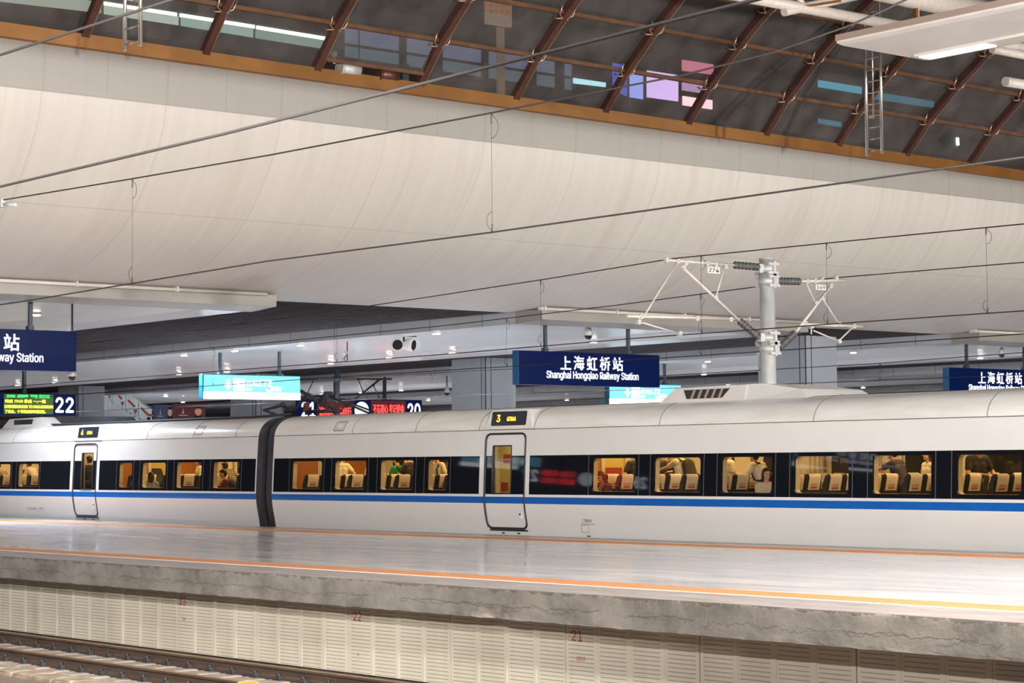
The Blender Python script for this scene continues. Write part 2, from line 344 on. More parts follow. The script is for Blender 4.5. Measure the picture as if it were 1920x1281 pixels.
def thing(name, label, cat, loc=(0, 0, 0), group=None, kind=None):
    o = bpy.data.objects.new(name, None); COL.objects.link(o); o.location = loc; o.empty_display_size = 0.2
    return tag(o, label, cat, group, kind)
def struct(o): o['kind'] = 'structure'; return o
try:
    import os
    SANS = bpy.data.fonts.load(os.path.join(bpy.utils.system_resource('DATAFILES', path='fonts'), 'Inter.woff2'))
except Exception:
    SANS = None
def text(name, body, origin, right, up, h, mt, parent, width=None, align='L', bold=0.0, depth=0.012, gap=1.0):
    """lettering with total height h, starting at origin, along right; bold thickens the strokes by overlaid shifted copies"""
    c = bpy.data.curves.new('lettering', 'FONT'); c.body = body; c.extrude = 0.0; c.resolution_u = 3; c.space_character = gap
    if SANS and body.isascii(): c.font = SANS
    t = bpy.data.objects.new('lettering_curve', c); COL.objects.link(t); bpy.context.view_layer.update()
    dg = bpy.context.evaluated_depsgraph_get(); me = bpy.data.meshes.new_from_object(t.evaluated_get(dg))
    bpy.data.objects.remove(t); bpy.data.curves.remove(c)
    xs = [q.co.x for q in me.vertices]; ys = [q.co.y for q in me.vertices]
    x0, x1, y0, y1 = min(xs), max(xs), min(ys), max(ys); sy = h / max(y1 - y0, 1e-6); sx = sy if width is None else width / (x1 - x0)
    right, up, origin = Vector(right).normalized(), Vector(up).normalized(), Vector(origin); n = right.cross(up)
    off = {'L': 0.0, 'C': -0.5 * (x1 - x0) * sx, 'R': -(x1 - x0) * sx}[align]
    bm = bmesh.new(); bm.from_mesh(me); src = bm.faces[:]; sh = bold * 0.8
    for k, (du, dv) in enumerate(((sh, 0), (-sh, 0), (0, sh), (0, -sh)) if bold else ()):
        r = bmesh.ops.duplicate(bm, geom=src)
        for q in r['geom']:
            if isinstance(q, bmesh.types.BMVert): q.co.x += du; q.co.y += dv; q.co.z += 0.0004 * (k + 1)
    for q in bm.verts: q.co = origin + right * ((q.co.x - x0) * sx + off) + up * ((q.co.y - y0) * sy) + n * (0.004 + q.co.z + max(depth, 0.0))
    if depth:
        r = bmesh.ops.extrude_face_region(bm, geom=bm.faces[:])
        for q in r['geom']:
            if isinstance(q, bmesh.types.BMVert): q.co -= n * depth
        bmesh.ops.recalc_face_normals(bm, faces=bm.faces[:])
    bm.to_mesh(me); bm.free(); me.name = name; me.materials.clear(); me.materials.append(M[mt] if isinstance(mt, str) else mt)
    return link(name, me, parent)
ORD = ['first', 'second', 'third', 'fourth', 'fifth', 'sixth', 'seventh', 'eighth', 'ninth', 'tenth', 'eleventh', 'twelfth', 'thirteenth', 'fourteenth', 'fifteenth', 'sixteenth', 'seventeenth', 'eighteenth', 'nineteenth', 'twentieth']
# ================================================================ SETTING
YF = lambda t, p: (p[0], t, p[1])        # (x,z) profile swept along y
XF = lambda t, p: (t, p[0], p[1])        # (y,z) profile swept along x
# --- canopy edge: a bull-nosed belly running across the tracks
XE = -44.0
def ztop(y): return 11.36 - (y - 21.0) * 0.0088
prof = [(-44.0, 11.36), (-44.01, 11.0), (-44.06, 10.27), (-44.16, 9.85), (-44.36, 9.4), (-44.66, 8.95), (-45.07, 8.45), (-45.6, 7.9), (-46.25, 7.45), (-47.0, 7.08), (-47.9, 6.77), (-48.8, 6.55), (-49.7, 6.385), (-50.6, 6.335), (-51.3, 6.335), (-52, 6.75), (-55, 8.6), (-56, 11.30)]
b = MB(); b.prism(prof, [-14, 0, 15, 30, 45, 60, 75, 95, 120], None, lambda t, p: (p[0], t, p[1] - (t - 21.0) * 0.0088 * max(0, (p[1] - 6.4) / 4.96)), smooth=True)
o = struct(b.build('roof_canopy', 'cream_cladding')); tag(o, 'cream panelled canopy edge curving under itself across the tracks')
for p in o.data.polygons:
    if len(p.vertices) > 4: p.use_smooth = False
o = struct(MB().prism([(-44.0, 11.36), (-43.86, 11.38), (-43.84, 11.70), (-44.2, 11.72), (-44.2, 11.36)], -14, 120, lambda t, p: (p[0], t, p[1] - (t - 21.0) * 0.0088)).build('trim_1', 'bronze_trim'))
# --- sloping skylight above it
ARC = [(-0.05, 0.30), (1.0, 1.42), (2.2, 2.40), (3.4, 3.25), (4.7, 3.95), (6.1, 4.55), (7.8, 5.05)]
def ap(k, y, off=0.0): return Vector((XE + ARC[k][0], y, 11.36 + ARC[k][1] - (y - 21.0) * 0.0088 + off))
sky = thing('window_1', None, None, (XE, 23.27, 11.66), kind='structure'); sky['label'] = 'sloping dark glass skylight on brown ribs above the canopy edge'
MY = [23.27 + 3.262 * k for k in range(-3, 15)]
for i, y in enumerate(MY):
    b = MB()
    b.prism([(-0.09, -0.26), (0.09, -0.26), (0.09, -0.02), (-0.09, -0.02)], list(range(len(ARC))), None, lambda t, p: ap(t, y + p[0], p[1]))
    mo = b.build('mullion', 'mullion_brown', sky); mo['kind'] = 'structure'
    b = MB(); b.tube([ap(k, y + 0.10, -0.27) for k in range(len(ARC))], 0.014, 6); b.build('edge_strip', 'clip_metal', mo)
    if 0 < i < 17:
        b = MB()
        for k in range(1, 6):
            c = ap(k, y, -0.2)
            for sy in (-1, 1):
                b.tube([c + Vector((0, sy * 0.07, -0.06)), c + Vector((0.06, sy * 0.22, 0.02)), c + Vector((0.2, sy * 0.24, 0.24))], 0.022, 6)
                b.tube([c + Vector((0, sy * 0.07, -0.06)), c + Vector((-0.1, sy * 0.22, -0.06)), c + Vector((-0.2, sy * 0.24, 0.02))], 0.022, 6)
        b.build('glass_bracket', 'clip_metal', mo)
for k in range(1, 6):
    b = MB(); b.beam(ap(k, MY[0], -0.1), ap(k, MY[-1], -0.1), 0.13, 0.10); b.build('transom', 'transom_brown', sky)
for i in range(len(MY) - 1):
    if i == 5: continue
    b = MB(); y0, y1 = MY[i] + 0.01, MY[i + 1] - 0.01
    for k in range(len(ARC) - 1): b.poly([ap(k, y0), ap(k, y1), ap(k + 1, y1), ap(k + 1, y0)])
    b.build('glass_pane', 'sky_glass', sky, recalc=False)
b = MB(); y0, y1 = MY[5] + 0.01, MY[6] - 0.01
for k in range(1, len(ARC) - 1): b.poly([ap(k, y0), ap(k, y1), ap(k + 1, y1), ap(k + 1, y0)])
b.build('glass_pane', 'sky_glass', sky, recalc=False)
# the opened vent flap with its motors, in the bay left out above
vent = thing('roof_vent', 'tilted open vent flap with motor drums at the foot of the skylight', 'vent', tuple(ap(0, MY[5] + 1.6)))
q0, q1 = ap(0, y0 + 0.1), ap(0, y1 - 0.1); u0, u1 = ap(1, y0 + 0.1), ap(1, y1 - 0.1)
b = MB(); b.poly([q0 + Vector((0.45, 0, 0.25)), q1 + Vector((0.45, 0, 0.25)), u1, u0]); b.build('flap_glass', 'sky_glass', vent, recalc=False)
b = MB(); b.beam(q0 + Vector((0.45, 0, 0.22)), q1 + Vector((0.45, 0, 0.22)), 0.09, 0.09); b.build('flap_rail', 'transom_brown', vent)
for t in (0.22, 0.62):
    c = q0.lerp(q1, t) + Vector((0.12, 0, 0.14)); b = MB(); b.tube([c, c + Vector((0, 0.55, 0))], 0.17, 14); b.tube([c + Vector((0, -0.05, 0)), c + Vector((0, 0.0, 0))], 0.2, 14); b.build('motor_drum', 'galvanised' if t < 0.5 else 'mullion_brown', vent)
c = q0.lerp(q1, 0.88) + Vector((0.1, 0, 0.0)); b = MB(); b.box(c - Vector((0.1, 0.1, 0)), c + Vector((0.1, 0.1, 0.5))); b.build('actuator_post', 'dark_metal', vent)
c = q0.lerp(q1, 0.10) + Vector((0.35, 0, 0.42)); b = MB(); b.ell(c, (0.09, 0.09, 0.09)); b.tube([c, c - Vector((0, 0, 0.25))], 0.03, 8); b.build('lamp_globe', 'plate_white', vent)
# --- building behind the skylight, a few lit ribbons in it
XW = -58.0
b = MB(); b.box((XW - 0.4, -10, 11.2), (XW, 160, 34)); o = struct(b.build('wall_concourse', 'night_wall')); o['label'] = 'dark upper concourse wall seen through the skylight'
def lit(name, pts, col, es, label, cat, group=None):
    m = mat(name + '_glow', (0.05, 0.05, 0.05), 0.3, emit=col, es=es * 1.7)
    P = [onX(x, y, XW + 0.06) for x, y in pts]; b = MB(); b.poly(P)
    r = bmesh.ops.extrude_face_region(b.bm, geom=b.bm.faces[:])
    for q in r['geom']:
        if isinstance(q, bmesh.types.BMVert): q.co.x -= 0.05
    return tag(b.build(name, m), label, cat, group)
lit('ribbon_window', [(-40, -30), (190, 4), (190, 24), (-40, -2)], (0.50, 0.62, 0.50), 0.75, 'dim greenish ribbon window end left of the short ladder', 'window')
t = lit('ribbon_window', [(196, 10), (335, 31), (335, 47), (196, 26)], (0.52, 0.66, 0.54), 0.95, 'greenish lit ribbon window behind the short ladder', 'window')
lit('ribbon_window', [(340, 33), (475, 54), (475, 70), (340, 48)], (0.40, 0.62, 0.55), 0.8, 'greenish lit ribbon window right of the short ladder', 'window')
lit('ribbon_window', [(480, 55), (612, 76), (612, 92), (480, 71)], (0.36, 0.55, 0.50), 0.65, 'greenish lit ribbon window furthest right of its row', 'window')
for k, (a, b_, pl) in enumerate((((196, 3), (332, 24), 'behind the short ladder'), ((338, 25), (478, 47), 'right of the short ladder'), ((482, 48), (617, 70), 'furthest right of its row'))):
    lit('strip_light', [a, b_, (b_[0], b_[1] + 6), (a[0], a[1] + 6)], (0.75, 1.0, 0.95), 5.0, 'thin white strip light along the greenish ribbon window ' + pl, 'light')
blue = (0.20, 0.25, 0.42)
wn = 0
for (x0, x1) in ((648, 672), (676, 748), (764, 812), (832, 902), (918, 990), (1008, 1040), (1060, 1072)):
    for s in (0, 1):
        f = lambda x: 50 + (x - 648) * 0.148
        y0 = f(x0) + (0 if s == 0 else 36); y1 = f(x1) + (0 if s == 0 else 36); hh = 30 if s == 0 else 20
        lit('concourse_window', [(x0, y0), (x1, y1), (x1, y1 + hh), (x0, y0 + hh)], blue if s == 0 else (0.16, 0.26, 0.32), 0.50 if s == 0 else 0.45,
            '%s dim blue window from the left in the %s row beyond the glass' % (ORD[wn // 2], 'upper' if s == 0 else 'lower'), 'window', 'dim blue concourse windows')
        wn += 1
lit('screen_reflection', [(1076, 146), (1136, 155), (1136, 163), (1076, 156)], (0.4, 0.75, 0.85), 1.6, 'thin pale cyan screen reflection left of the violet one', 'screen')  # these glowing panels stand in for screens reflected in the skylight
lit('screen_reflection', [(1150, 118), (1176, 122), (1176, 180), (1150, 168)], (0.10, 0.16, 0.75), 0.9, 'deep blue slice of a screen reflection in the skylight', 'screen')
lit('screen_reflection', [(1182, 136), (1206, 140), (1206, 186), (1182, 182)], (0.32, 0.42, 1.0), 1.3, 'bright blue screen reflection between two dark ribs', 'screen')
lit('screen_reflection', [(1214, 132), (1272, 141), (1272, 190), (1214, 182)], (0.62, 0.46, 0.85), 1.6, 'violet screen reflection in the middle of the lit group', 'screen')
lit('screen_reflection', [(1280, 112), (1338, 121), (1338, 140), (1280, 132)], (0.80, 0.25, 0.36), 0.9, 'dark pink screen reflection at the top of the lit group', 'screen')
lit('screen_reflection', [(1280, 146), (1326, 153), (1326, 176), (1280, 169)], (0.62, 0.40, 0.68), 0.9, 'mauve screen reflection under the dark pink strip', 'screen')
lit('screen_reflection', [(1281, 180), (1336, 188), (1336, 205), (1281, 197)], (1.0, 0.62, 0.66), 1.8, 'pale pink screen reflection at the bottom right of the lit group', 'screen')
lit('light_strip', [(1535, 150), (1616, 163), (1616, 176), (1535, 163)], (0.08, 0.42, 0.58), 0.95, 'blue strip of light left of the long ladder', 'light')
lit('light_strip', [(1628, 170), (1752, 190), (1752, 202), (1628, 184)], (0.06, 0.30, 0.42), 0.55, 'dim blue strip of light right of the long ladder', 'light')
lit('light_strip', [(1535, 222), (1578, 229), (1578, 238), (1535, 231)], (0.07, 0.34, 0.48), 0.55, 'lower short blue strip of light under the longer one', 'light')
lit('light_spot', [(1794, 258), (1798, 258), (1799, 272), (1795, 273)], (0.6, 1.0, 1.0), 7.0, 'tiny bright cyan lamp beyond the glass at the right', 'light')
# glowing boards behind the glass stand in for a totem reflected in it
tot = thing('totem_reflection', 'orange notice on a pale post, modelled reflection in the skylight', 'sign', tuple(onX(938, 170, XW + 1.2)))
mo = mat('reflected_orange', (0.5, 0.22, 0.08), 0.5, emit=(0.75, 0.33, 0.14), es=0.55); mp = mat('reflected_pale', (0.5, 0.4, 0.3), 0.5, emit=(0.62, 0.45, 0.32), es=0.5)
mpost = mat('reflected_post', (0.5, 0.38, 0.26), 0.5, emit=(0.5, 0.36, 0.22), es=0.35)
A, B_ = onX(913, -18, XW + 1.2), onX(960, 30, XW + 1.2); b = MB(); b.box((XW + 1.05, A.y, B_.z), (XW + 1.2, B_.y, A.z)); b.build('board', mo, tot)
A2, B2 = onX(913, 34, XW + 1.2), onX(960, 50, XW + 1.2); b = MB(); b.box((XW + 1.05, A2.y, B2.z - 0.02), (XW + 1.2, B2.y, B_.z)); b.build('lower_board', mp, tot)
for k, s in enumerate(('乘', '车', '须', '知')):
    for j in range(2):
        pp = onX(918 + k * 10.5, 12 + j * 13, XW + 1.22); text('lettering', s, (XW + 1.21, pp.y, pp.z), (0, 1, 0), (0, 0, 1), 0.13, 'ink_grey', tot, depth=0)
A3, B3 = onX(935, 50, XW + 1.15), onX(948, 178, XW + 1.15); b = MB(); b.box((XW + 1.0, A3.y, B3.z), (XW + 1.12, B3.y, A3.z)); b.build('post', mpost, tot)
# --- ceilings under the building: soffit over each platform, louvres over each pair of tracks
XB0, XB1 = -49.6, -190.0
soff = [(-1.0, 10.6), (20.6, 32.2), (42.2, 54.0), (63.6, 75.6), (85.2, 97.2), (106.8, 118.8), (128.4, 140)]
def soffz(y, k):
    a, c = soff[k]; return 5.97 if y < a + 1.1 or y > c - 1.6 else 6.12 if a + 2.0 < y < c - 2.6 else 5.97 + 0.15 * ((y - a - 1.1) / 0.9 if y < a + 3 else (c - 1.6 - y) / 1.0)
names = ['the near platform', 'the train platform', 'the second platform', 'the third platform', 'the fourth platform', 'the fifth platform', 'the last platform']
for k, (a, c) in enumerate(soff):
    pr = [(a, 6.42), (a, 5.97), (a + 1.1, 5.97), (a + 2.0, 6.12), (c - 2.6, 6.12), (c - 1.6, 5.97), (c, 5.97), (c, 6.42)]
    b = MB(); b.prism(pr, XB0 - 1.3, XB1, XF); o = struct(b.build('ceiling', ['soffit_white', 'soffit_side']))
    for p in o.data.polygons:
        if abs(p.normal.y) > 0.9: p.material_index = 1
    o['label'] = 'glossy white ceiling soffit over ' + names[k]
    b = MB(); b.prism([(XB0, 6.34), (XB0, 6.02), (XB0 - 1.3, 5.95), (XB0 - 1.3, 6.34)], a - 0.15, c + 0.1, YF); o = struct(b.build('trim_2', 'soffit_beige')); o['label'] = 'beige front lip of the soffit over ' + names[k]
    b = MB(); b.tube([(XB0 + 0.12, a - 0.4, 6.34), (XB0 + 0.12, c - 0.3, 6.34)], 0.05, 8)
    for q in range(int(a), int(c), 3): b.box((XB0 - 0.1, q, 6.28), (XB0 + 0.2, q + 0.06, 6.42))
    tag(b.build('conduit_pipe', 'white_paint'), 'thin pale conduit pipe along the soffit front over ' + names[k], 'pipe')
for k in range(len(soff) - 1):
    a, c = soff[k][1], soff[k + 1][0]
    b = MB(); b.mi = 0; b.box((XB1, a - 0.05, 6.50), (XB0, c + 0.05, 6.56)); b.mi = 1
    n = int((c - a) / 0.42)
    for q in range(n): y = a + 0.25 + q * (c - a - 0.2) / n; b.box((XB1, y, 6.345), (XB0 - 1.25, y + 0.26, 6.40))
    b.mi = 0
    for x in range(-60, -190, -9): b.box((x, a, 6.41), (x + 0.1, c, 6.48))
    o = struct(b.build('ceiling_louvre', ['louvre_dark', 'louvre_slat'])); o['label'] = 'dark slatted louvre ceiling over the tracks between %s and %s' % (names[k], names[k + 1])
# end walls
b = MB(); b.box((XB1 - 0.5, -14, -2), (XB1, 150, 6.6)); struct(b.build('wall_far', mat('far_wall', (0.6, 0.62, 0.64), 0.5)))
b = MB(); b.box((XB1, 140, -2), (-40, 140.5, 6.6)); struct(b.build('wall_back', mat('back_wall', (0.55, 0.57, 0.6), 0.5)))
# --- columns between the second pair of tracks
for k, (x1, y0, s) in enumerate(((-54.8, 59.6, 'left of the galvanised mast'), (-74.3, 59.6, 'just left of the blue station sign'), (-93.5, 59.6, 'under the cyan exit sign'), (-113, 59.6, 'far back'), (-54.8, 81.2, 'far right'), (-74.3, 81.2, 'far'), (-54.8, 38.0 - 38, 'unseen'))):
    if y0 < 10: continue
    if k == 0: s = 'standing behind the galvanised mast'
    b = MB(); b.mi = 0
    b.box((x1 - 2.5, y0, -1.4), (x1, y0 + 1.75, 6.5)); b.mi = 1
    b.box((x1 - 0.02, y0 - 0.015, -1.4), (x1 + 0.01, y0 + 0.02, 6.5)); b.box((x1 - 0.32, y0 - 0.012, -1.4), (x1 - 0.29, y0 + 0.01, 6.5)); b.box((x1 - 0.01, y0 + 0.3, -1.4), (x1 + 0.012, y0 + 0.33, 6.5))
    o = struct(b.build('column', ['column_panel', 'joint_dark'])); o['label'] = 'square grey panelled column ' + s
# --- ground and platforms
b = MB(); b.box((-195, -14, -1.75), (25, 150, -1.5)); struct(b.build('ground', 'ballast'))
YE = 17.15
b = MB(); b.box((-195, 18.42, -0.30), (22, 29.86, 0.0)); struct(b.build('floor', 'granite'))['label'] = 'polished pale granite platform floor beside the train'
b = MB(); b.box((-195, YE + 0.02, -0.12), (22, 18.33, -0.001)); struct(b.build('floor_coping', 'coping_top'))
b = MB(); b.box((-195, 18.33, -0.12), (22, 18.385, 0.004)); struct(b.build('trim_3', 'line_white'))['label'] = 'thin white line along the near platform edge'
b = MB(); b.box((-195, 18.385, -0.12), (22, 19.0, 0.006)); struct(b.build('trim_4', 'tactile'))['label'] = 'ribbed yellow tactile strip along the near platform edge'
b = MB(); b.box((-195, 28.02, -0.1), (22, 28.78, 0.006)); struct(b.build('trim_5', 'tactile'))['label'] = 'yellow tactile strip along the platform edge by the train'
b = MB(); b.box((-195, 29.1, -0.1), (22, 29.86, 0.003)); struct(b.build('floor_coping', 'coping_top'))
# coping fascia: worn concrete with ragged lower edge and a broken spot
b = MB(); NX = 560; xs = [-75 + i * (85 / NX) for i in range(NX + 1)]; zs = [0.0, -0.012, -0.03, -0.07, -0.13, -0.19, -0.25, -0.31, -0.35, -0.385]
chip = onY(918, 1150, YE)
rows = []
for x in xs:
    row = []
    for j, z in enumerate(zs):
        n = noise.noise(Vector((x * 3.1, z * 9, 0))) * 0.010 + noise.noise(Vector((x * 11, z * 22, 3))) * 0.006
        zz = z
        if j >= 8: zz += noise.noise(Vector((x * 5.5, 7, 0))) * 0.016 + noise.noise(Vector((x * 19, 2, 0))) * 0.008
        if j == 0: n += 0.012 + abs(noise.noise(Vector((x * 6, 0, 5)))) * 0.02
        if j == 1: n += abs(noise.noise(Vector((x * 8, 0, 9)))) * 0.014
        d = math.hypot((x - chip.x) / 0.42, (z - chip.z + 0.03) / 0.11)
        if d < 1: n += 0.055 * (1 - d * d) * (1 + 0.5 * noise.noise(Vector((x * 9, z * 15, 1))))
        row.append(b.bm.verts.new((x, YE + n, zz)))
    row.append(b.bm.verts.new((x, YE + 0.42, zs[-1]))); rows.append(row)
for r0, r1 in zip(rows, rows[1:]):
    for j in range(len(r0) - 1):
        f = b.bm.faces.new((r0[j], r1[j], r1[j + 1], r0[j + 1])); f.smooth = j < 8
        c = f.calc_center_median()
        if math.hypot((c.x - chip.x) / 0.40, (c.z - chip.z + 0.03) / 0.10) < 1: f.material_index = 1
o = struct(b.build('trim_6', ['concrete', 'concrete_fresh'], recalc=False)); o['label'] = 'cracked concrete edge beam of the near platform'
b = MB(); b.box((-195, YE + 0.42, -1.5), (22, 18.4, -0.1)); struct(b.build('platform_wall', 'concrete'))['kind'] = 'structure'
# perforated sound panels under the edge
pb = [-34.55, -32.19, -29.87, -27.45, -25.02, -22.63, -20.26, -17.85, -15.43, -13.03, -10.6]
pb = [-44.2, -41.8, -39.4, -36.98] + pb
plab = {6: '23', 8: '22', 10: '21'}
YP = YE + 0.36
red = {}
def near_label(i):
    if i in plab: return 'cream perforated sound panel painted with a red %s under the platform edge' % plab[i]
    if i < 6: return 'cream perforated sound panel, %s to the left of the one painted 23' % ORD[5 - i]
    if i == 7: return 'cream perforated sound panel between the ones painted 23 and 22'
    if i == 9: return 'cream perforated sound panel between the ones painted 22 and 21'
    return 'cream perforated sound panel, %s to the right of the one painted 21' % ORD[i - 11]
for i in range(len(pb) - 1):
    a, c = pb[i], pb[i + 1]
    if i in plab: pass
    wd = c - a
    b = MB(); b.box((0.008, 0, -1.0), (wd - 0.008, 0.03, 0.0)); 
    for j in range(1, 4): b.box((wd * j / 4 - 0.02, -0.004, -1.0), (wd * j / 4 + 0.02, 0.002, -0.0))
    th_ = thing('sound_panel', near_label(i), 'panel', (a, YP, -0.37), 'perforated sound panels under the platform edge')
    me = b.build('panel_sheet', 'acoustic'); me.location = (0, 0, 0); me.parent = th_
    if i in plab:
        text('painted_number', plab[i], (a + 0.13, YP - 0.003, -0.62), (1, 0, 0), (0, 0, 1), 0.13, 'red_ink', th_, width=0.20, depth=0.0)
        text('painted_number', '14' if i == 6 else '+' if i == 8 else '2010', (a + 0.22, YP - 0.003, -1.12 if i == 8 else -0.86), (1, 0, 0), (0, 0, 1), 0.05, 'red_ink', th_, depth=0.0)
# track
for yr, lb in ((16.60, 'rusty rail under the perforated panels'), (15.13, 'rusty rail nearer to the stone blocks')):
    rp = [(-0.075, 0), (0.075, 0), (0.075, 0.012), (0.018, 0.03), (0.010, 0.05), (0.010, 0.125), (0.036, 0.14), (0.036, 0.17), (0.028, 0.178), (-0.028, 0.178), (-0.036, 0.17), (-0.036, 0.14), (-0.010, 0.125), (-0.010, 0.05), (-0.018, 0.03), (-0.075, 0.012)]
    t = thing('rail', lb, 'rail', (-30, yr, -1.43))
    b = MB(); b.prism(rp, -75, 10, lambda x, p: (x, yr + p[0], -1.43 + p[1])); o = b.build('rail_bar', ['rail_steel', 'rail_head'], t)
    for p in o.data.polygons:
        if p.normal.z > 0.5 and p.center.z > -1.27: p.material_index = 1
    for k in range(28):
        x = -40.2 + k * 0.62
        b = MB()
        for s in (-1, 1):
            b.box((x - 0.05, yr + s * 0.07 - 0.035, -1.43), (x + 0.05, yr + s * 0.07 + 0.035, -1.375), 0.01)
            b.tube([(x, yr + s * 0.085, -1.40), (x, yr + s * 0.085, -1.335)], 0.018, 8); b.tube([(x - 0.05, yr + s * 0.10, -1.37), (x, yr + s * 0.05, -1.355), (x + 0.05, yr + s * 0.10, -1.37)], 0.012, 6)
        b.box((x - 0.09, yr - 0.14, -1.435), (x + 0.09, yr + 0.14, -1.425)); b.build('rail_clip', 'dark_metal', t)
slp = None
for k in range(28):
    x = -40.2 + k * 0.62
    b = MB(); jx = random.uniform(-0.015, 0.015)
    b.box((x - 0.245 + jx, 14.75, -1.56), (x + 0.245 + jx, 17.0, -1.432 - random.uniform(0, 0.006)), 0.015)
    tag(b.build('sleeper', 'sleeper'), '%s pale concrete sleeper from the left between the two rails' % (ORD[k] if k < 20 else 'twenty-' + ORD[k - 20]), 'sleeper', 'concrete sleepers')
for k in range(22):
    x = -36.2 + k * 0.62
    b = MB(); b.box((x - 0.285, 14.26, -1.56), (x + 0.285, 14.72, -1.425), 0.03)
    bmesh.ops.subdivide_edges(b.bm, edges=b.bm.edges[:], cuts=2)
    for q in b.bm.verts: q.co += Vector((noise.noise(q.co * 5), noise.noise(q.co * 5 + Vector((9, 0, 0))), noise.noise(q.co * 5 + Vector((0, 9, 0))))) * 0.03
    tag(b.build('kerb_block', 'kerb_stone'), '%s rough stone block from the left in the row beside the near rail' % (ORD[k] if k < 20 else 'twenty-' + ORD[k - 20]), 'block', 'rough stone blocks beside the rail')
c = onZ(465, 1287, -1.25); b = MB()
b.tube([c + Vector((0, 0, -0.17)), c + Vector((0, 0, 0.02)), c + Vector((0, 0, 0.045))], [0.17, 0.17, 0.13], 32)
for k in range(28):
    a = k * math.tau / 28; b.tube([c + Vector((0.172 * math.cos(a), 0.172 * math.sin(a), -0.17)), c + Vector((0.172 * math.cos(a), 0.172 * math.sin(a), 0.022)), c + Vector((0.12 * math.cos(a), 0.12 * math.sin(a), 0.05))], 0.008, 5)
tag(b.build('ribbed_cap', 'orange_plastic'), 'orange ribbed plastic cap between the rails', 'cap')
# neighbouring platforms
for k, (a, c) in enumerate(((38.9, 51.4), (60.4, 73), (82, 94.6), (103.6, 116), (125, 140))):
    b = MB(); b.box((-195, a, -1.5), (22, c, 0.0)); struct(b.build('floor', mat('far_platform', (0.62, 0.60, 0.58), 0.3) if k == 0 else bpy.data.materials['far_platform']))
b = MB(); b.box((-195, -6.2, -1.5), (22, 6.5, 0.0)); struct(b.build('floor', bpy.data.materials['far_platform']))
# ================================================================ SIGNS, OVERHEAD LINE, LIGHTS
RY, UZ, RX = (0, 1, 0), (0, 0, 1), (1, 0, 0)
def hangers(t, X, ys, z0, z1, r=0.05, mt='hanger_blue'):
    for y in ys:
        b = MB(); b.box((X - 0.2, y - r, z0), (X - 0.2 + 2 * r, y + r, z1)); b.box((X - 0.26, y - r - 0.03, z0), (X - 0.08, y + r + 0.03, z0 + 0.12)); b.build('hanger', mt, t)
def station_sign(label, y0, zb, ztop_, X=-51.6, wd=6.15, h=1.09, hz=5.98):
    t = thing('station_sign', label, 'sign', (X, y0 + wd / 2, zb))
    b = MB(); b.box((X - 0.30, y0, zb), (X, y0 + wd, zb + h), 0.015); b.build('sign_box', 'sign_navy', t)
    b = MB(); b.box((X - 0.31, y0 - 0.02, zb - 0.005), (X - 0.02, y0 + 0.005, zb + h + 0.005)); b.build('end_cap', 'sign_cap_blue', t)
    k = y0 + wd * 0.512; hh = 0.345
    sp = 0.565 * wd / 6.15 * 1.0
    for i, ch in enumerate('上海虹桥站'):
        text('lettering', ch, (X + 0.002, k + (i - 2) * 0.57 - 0.05, zb + 0.52), RY, UZ, 0.44 if ch != '上' else 0.42, 'sign_letter', t, width=0.44, align='C', bold=0.02)
    text('lettering', 'Shanghai Hongqiao Railway Station', (X + 0.002, k, zb + 0.165), RY, UZ, 0.30, 'sign_letter', t, width=4.02, align='C', bold=0.012)
    hangers(t, X, (y0 + wd * 0.2, y0 + wd * 0.79), zb + h, hz + 0.15)
    return t
P0, P1 = onX(973, 657, -51.6), onX(973, 721, -51.6)
PB = P1.z
station_sign('dark blue station name sign hanging over the second platform, in the middle of the picture', P0.y, PB, 0)
P2 = onX(143, 697, -51.6)
station_sign('large dark blue station name sign cut off by the left picture edge', P2.y - 6.15, P2.z, 0)
P3 = onX(1780, 690, -51.6)
station_sign('dark blue station name sign half hidden behind the train roof at far right', P3.y, P3.z - 1.09 + 0.02, 0)
station_sign('dark blue station name sign over the near platform, outside the picture', 0.0, PB, 0, X=-49.9)
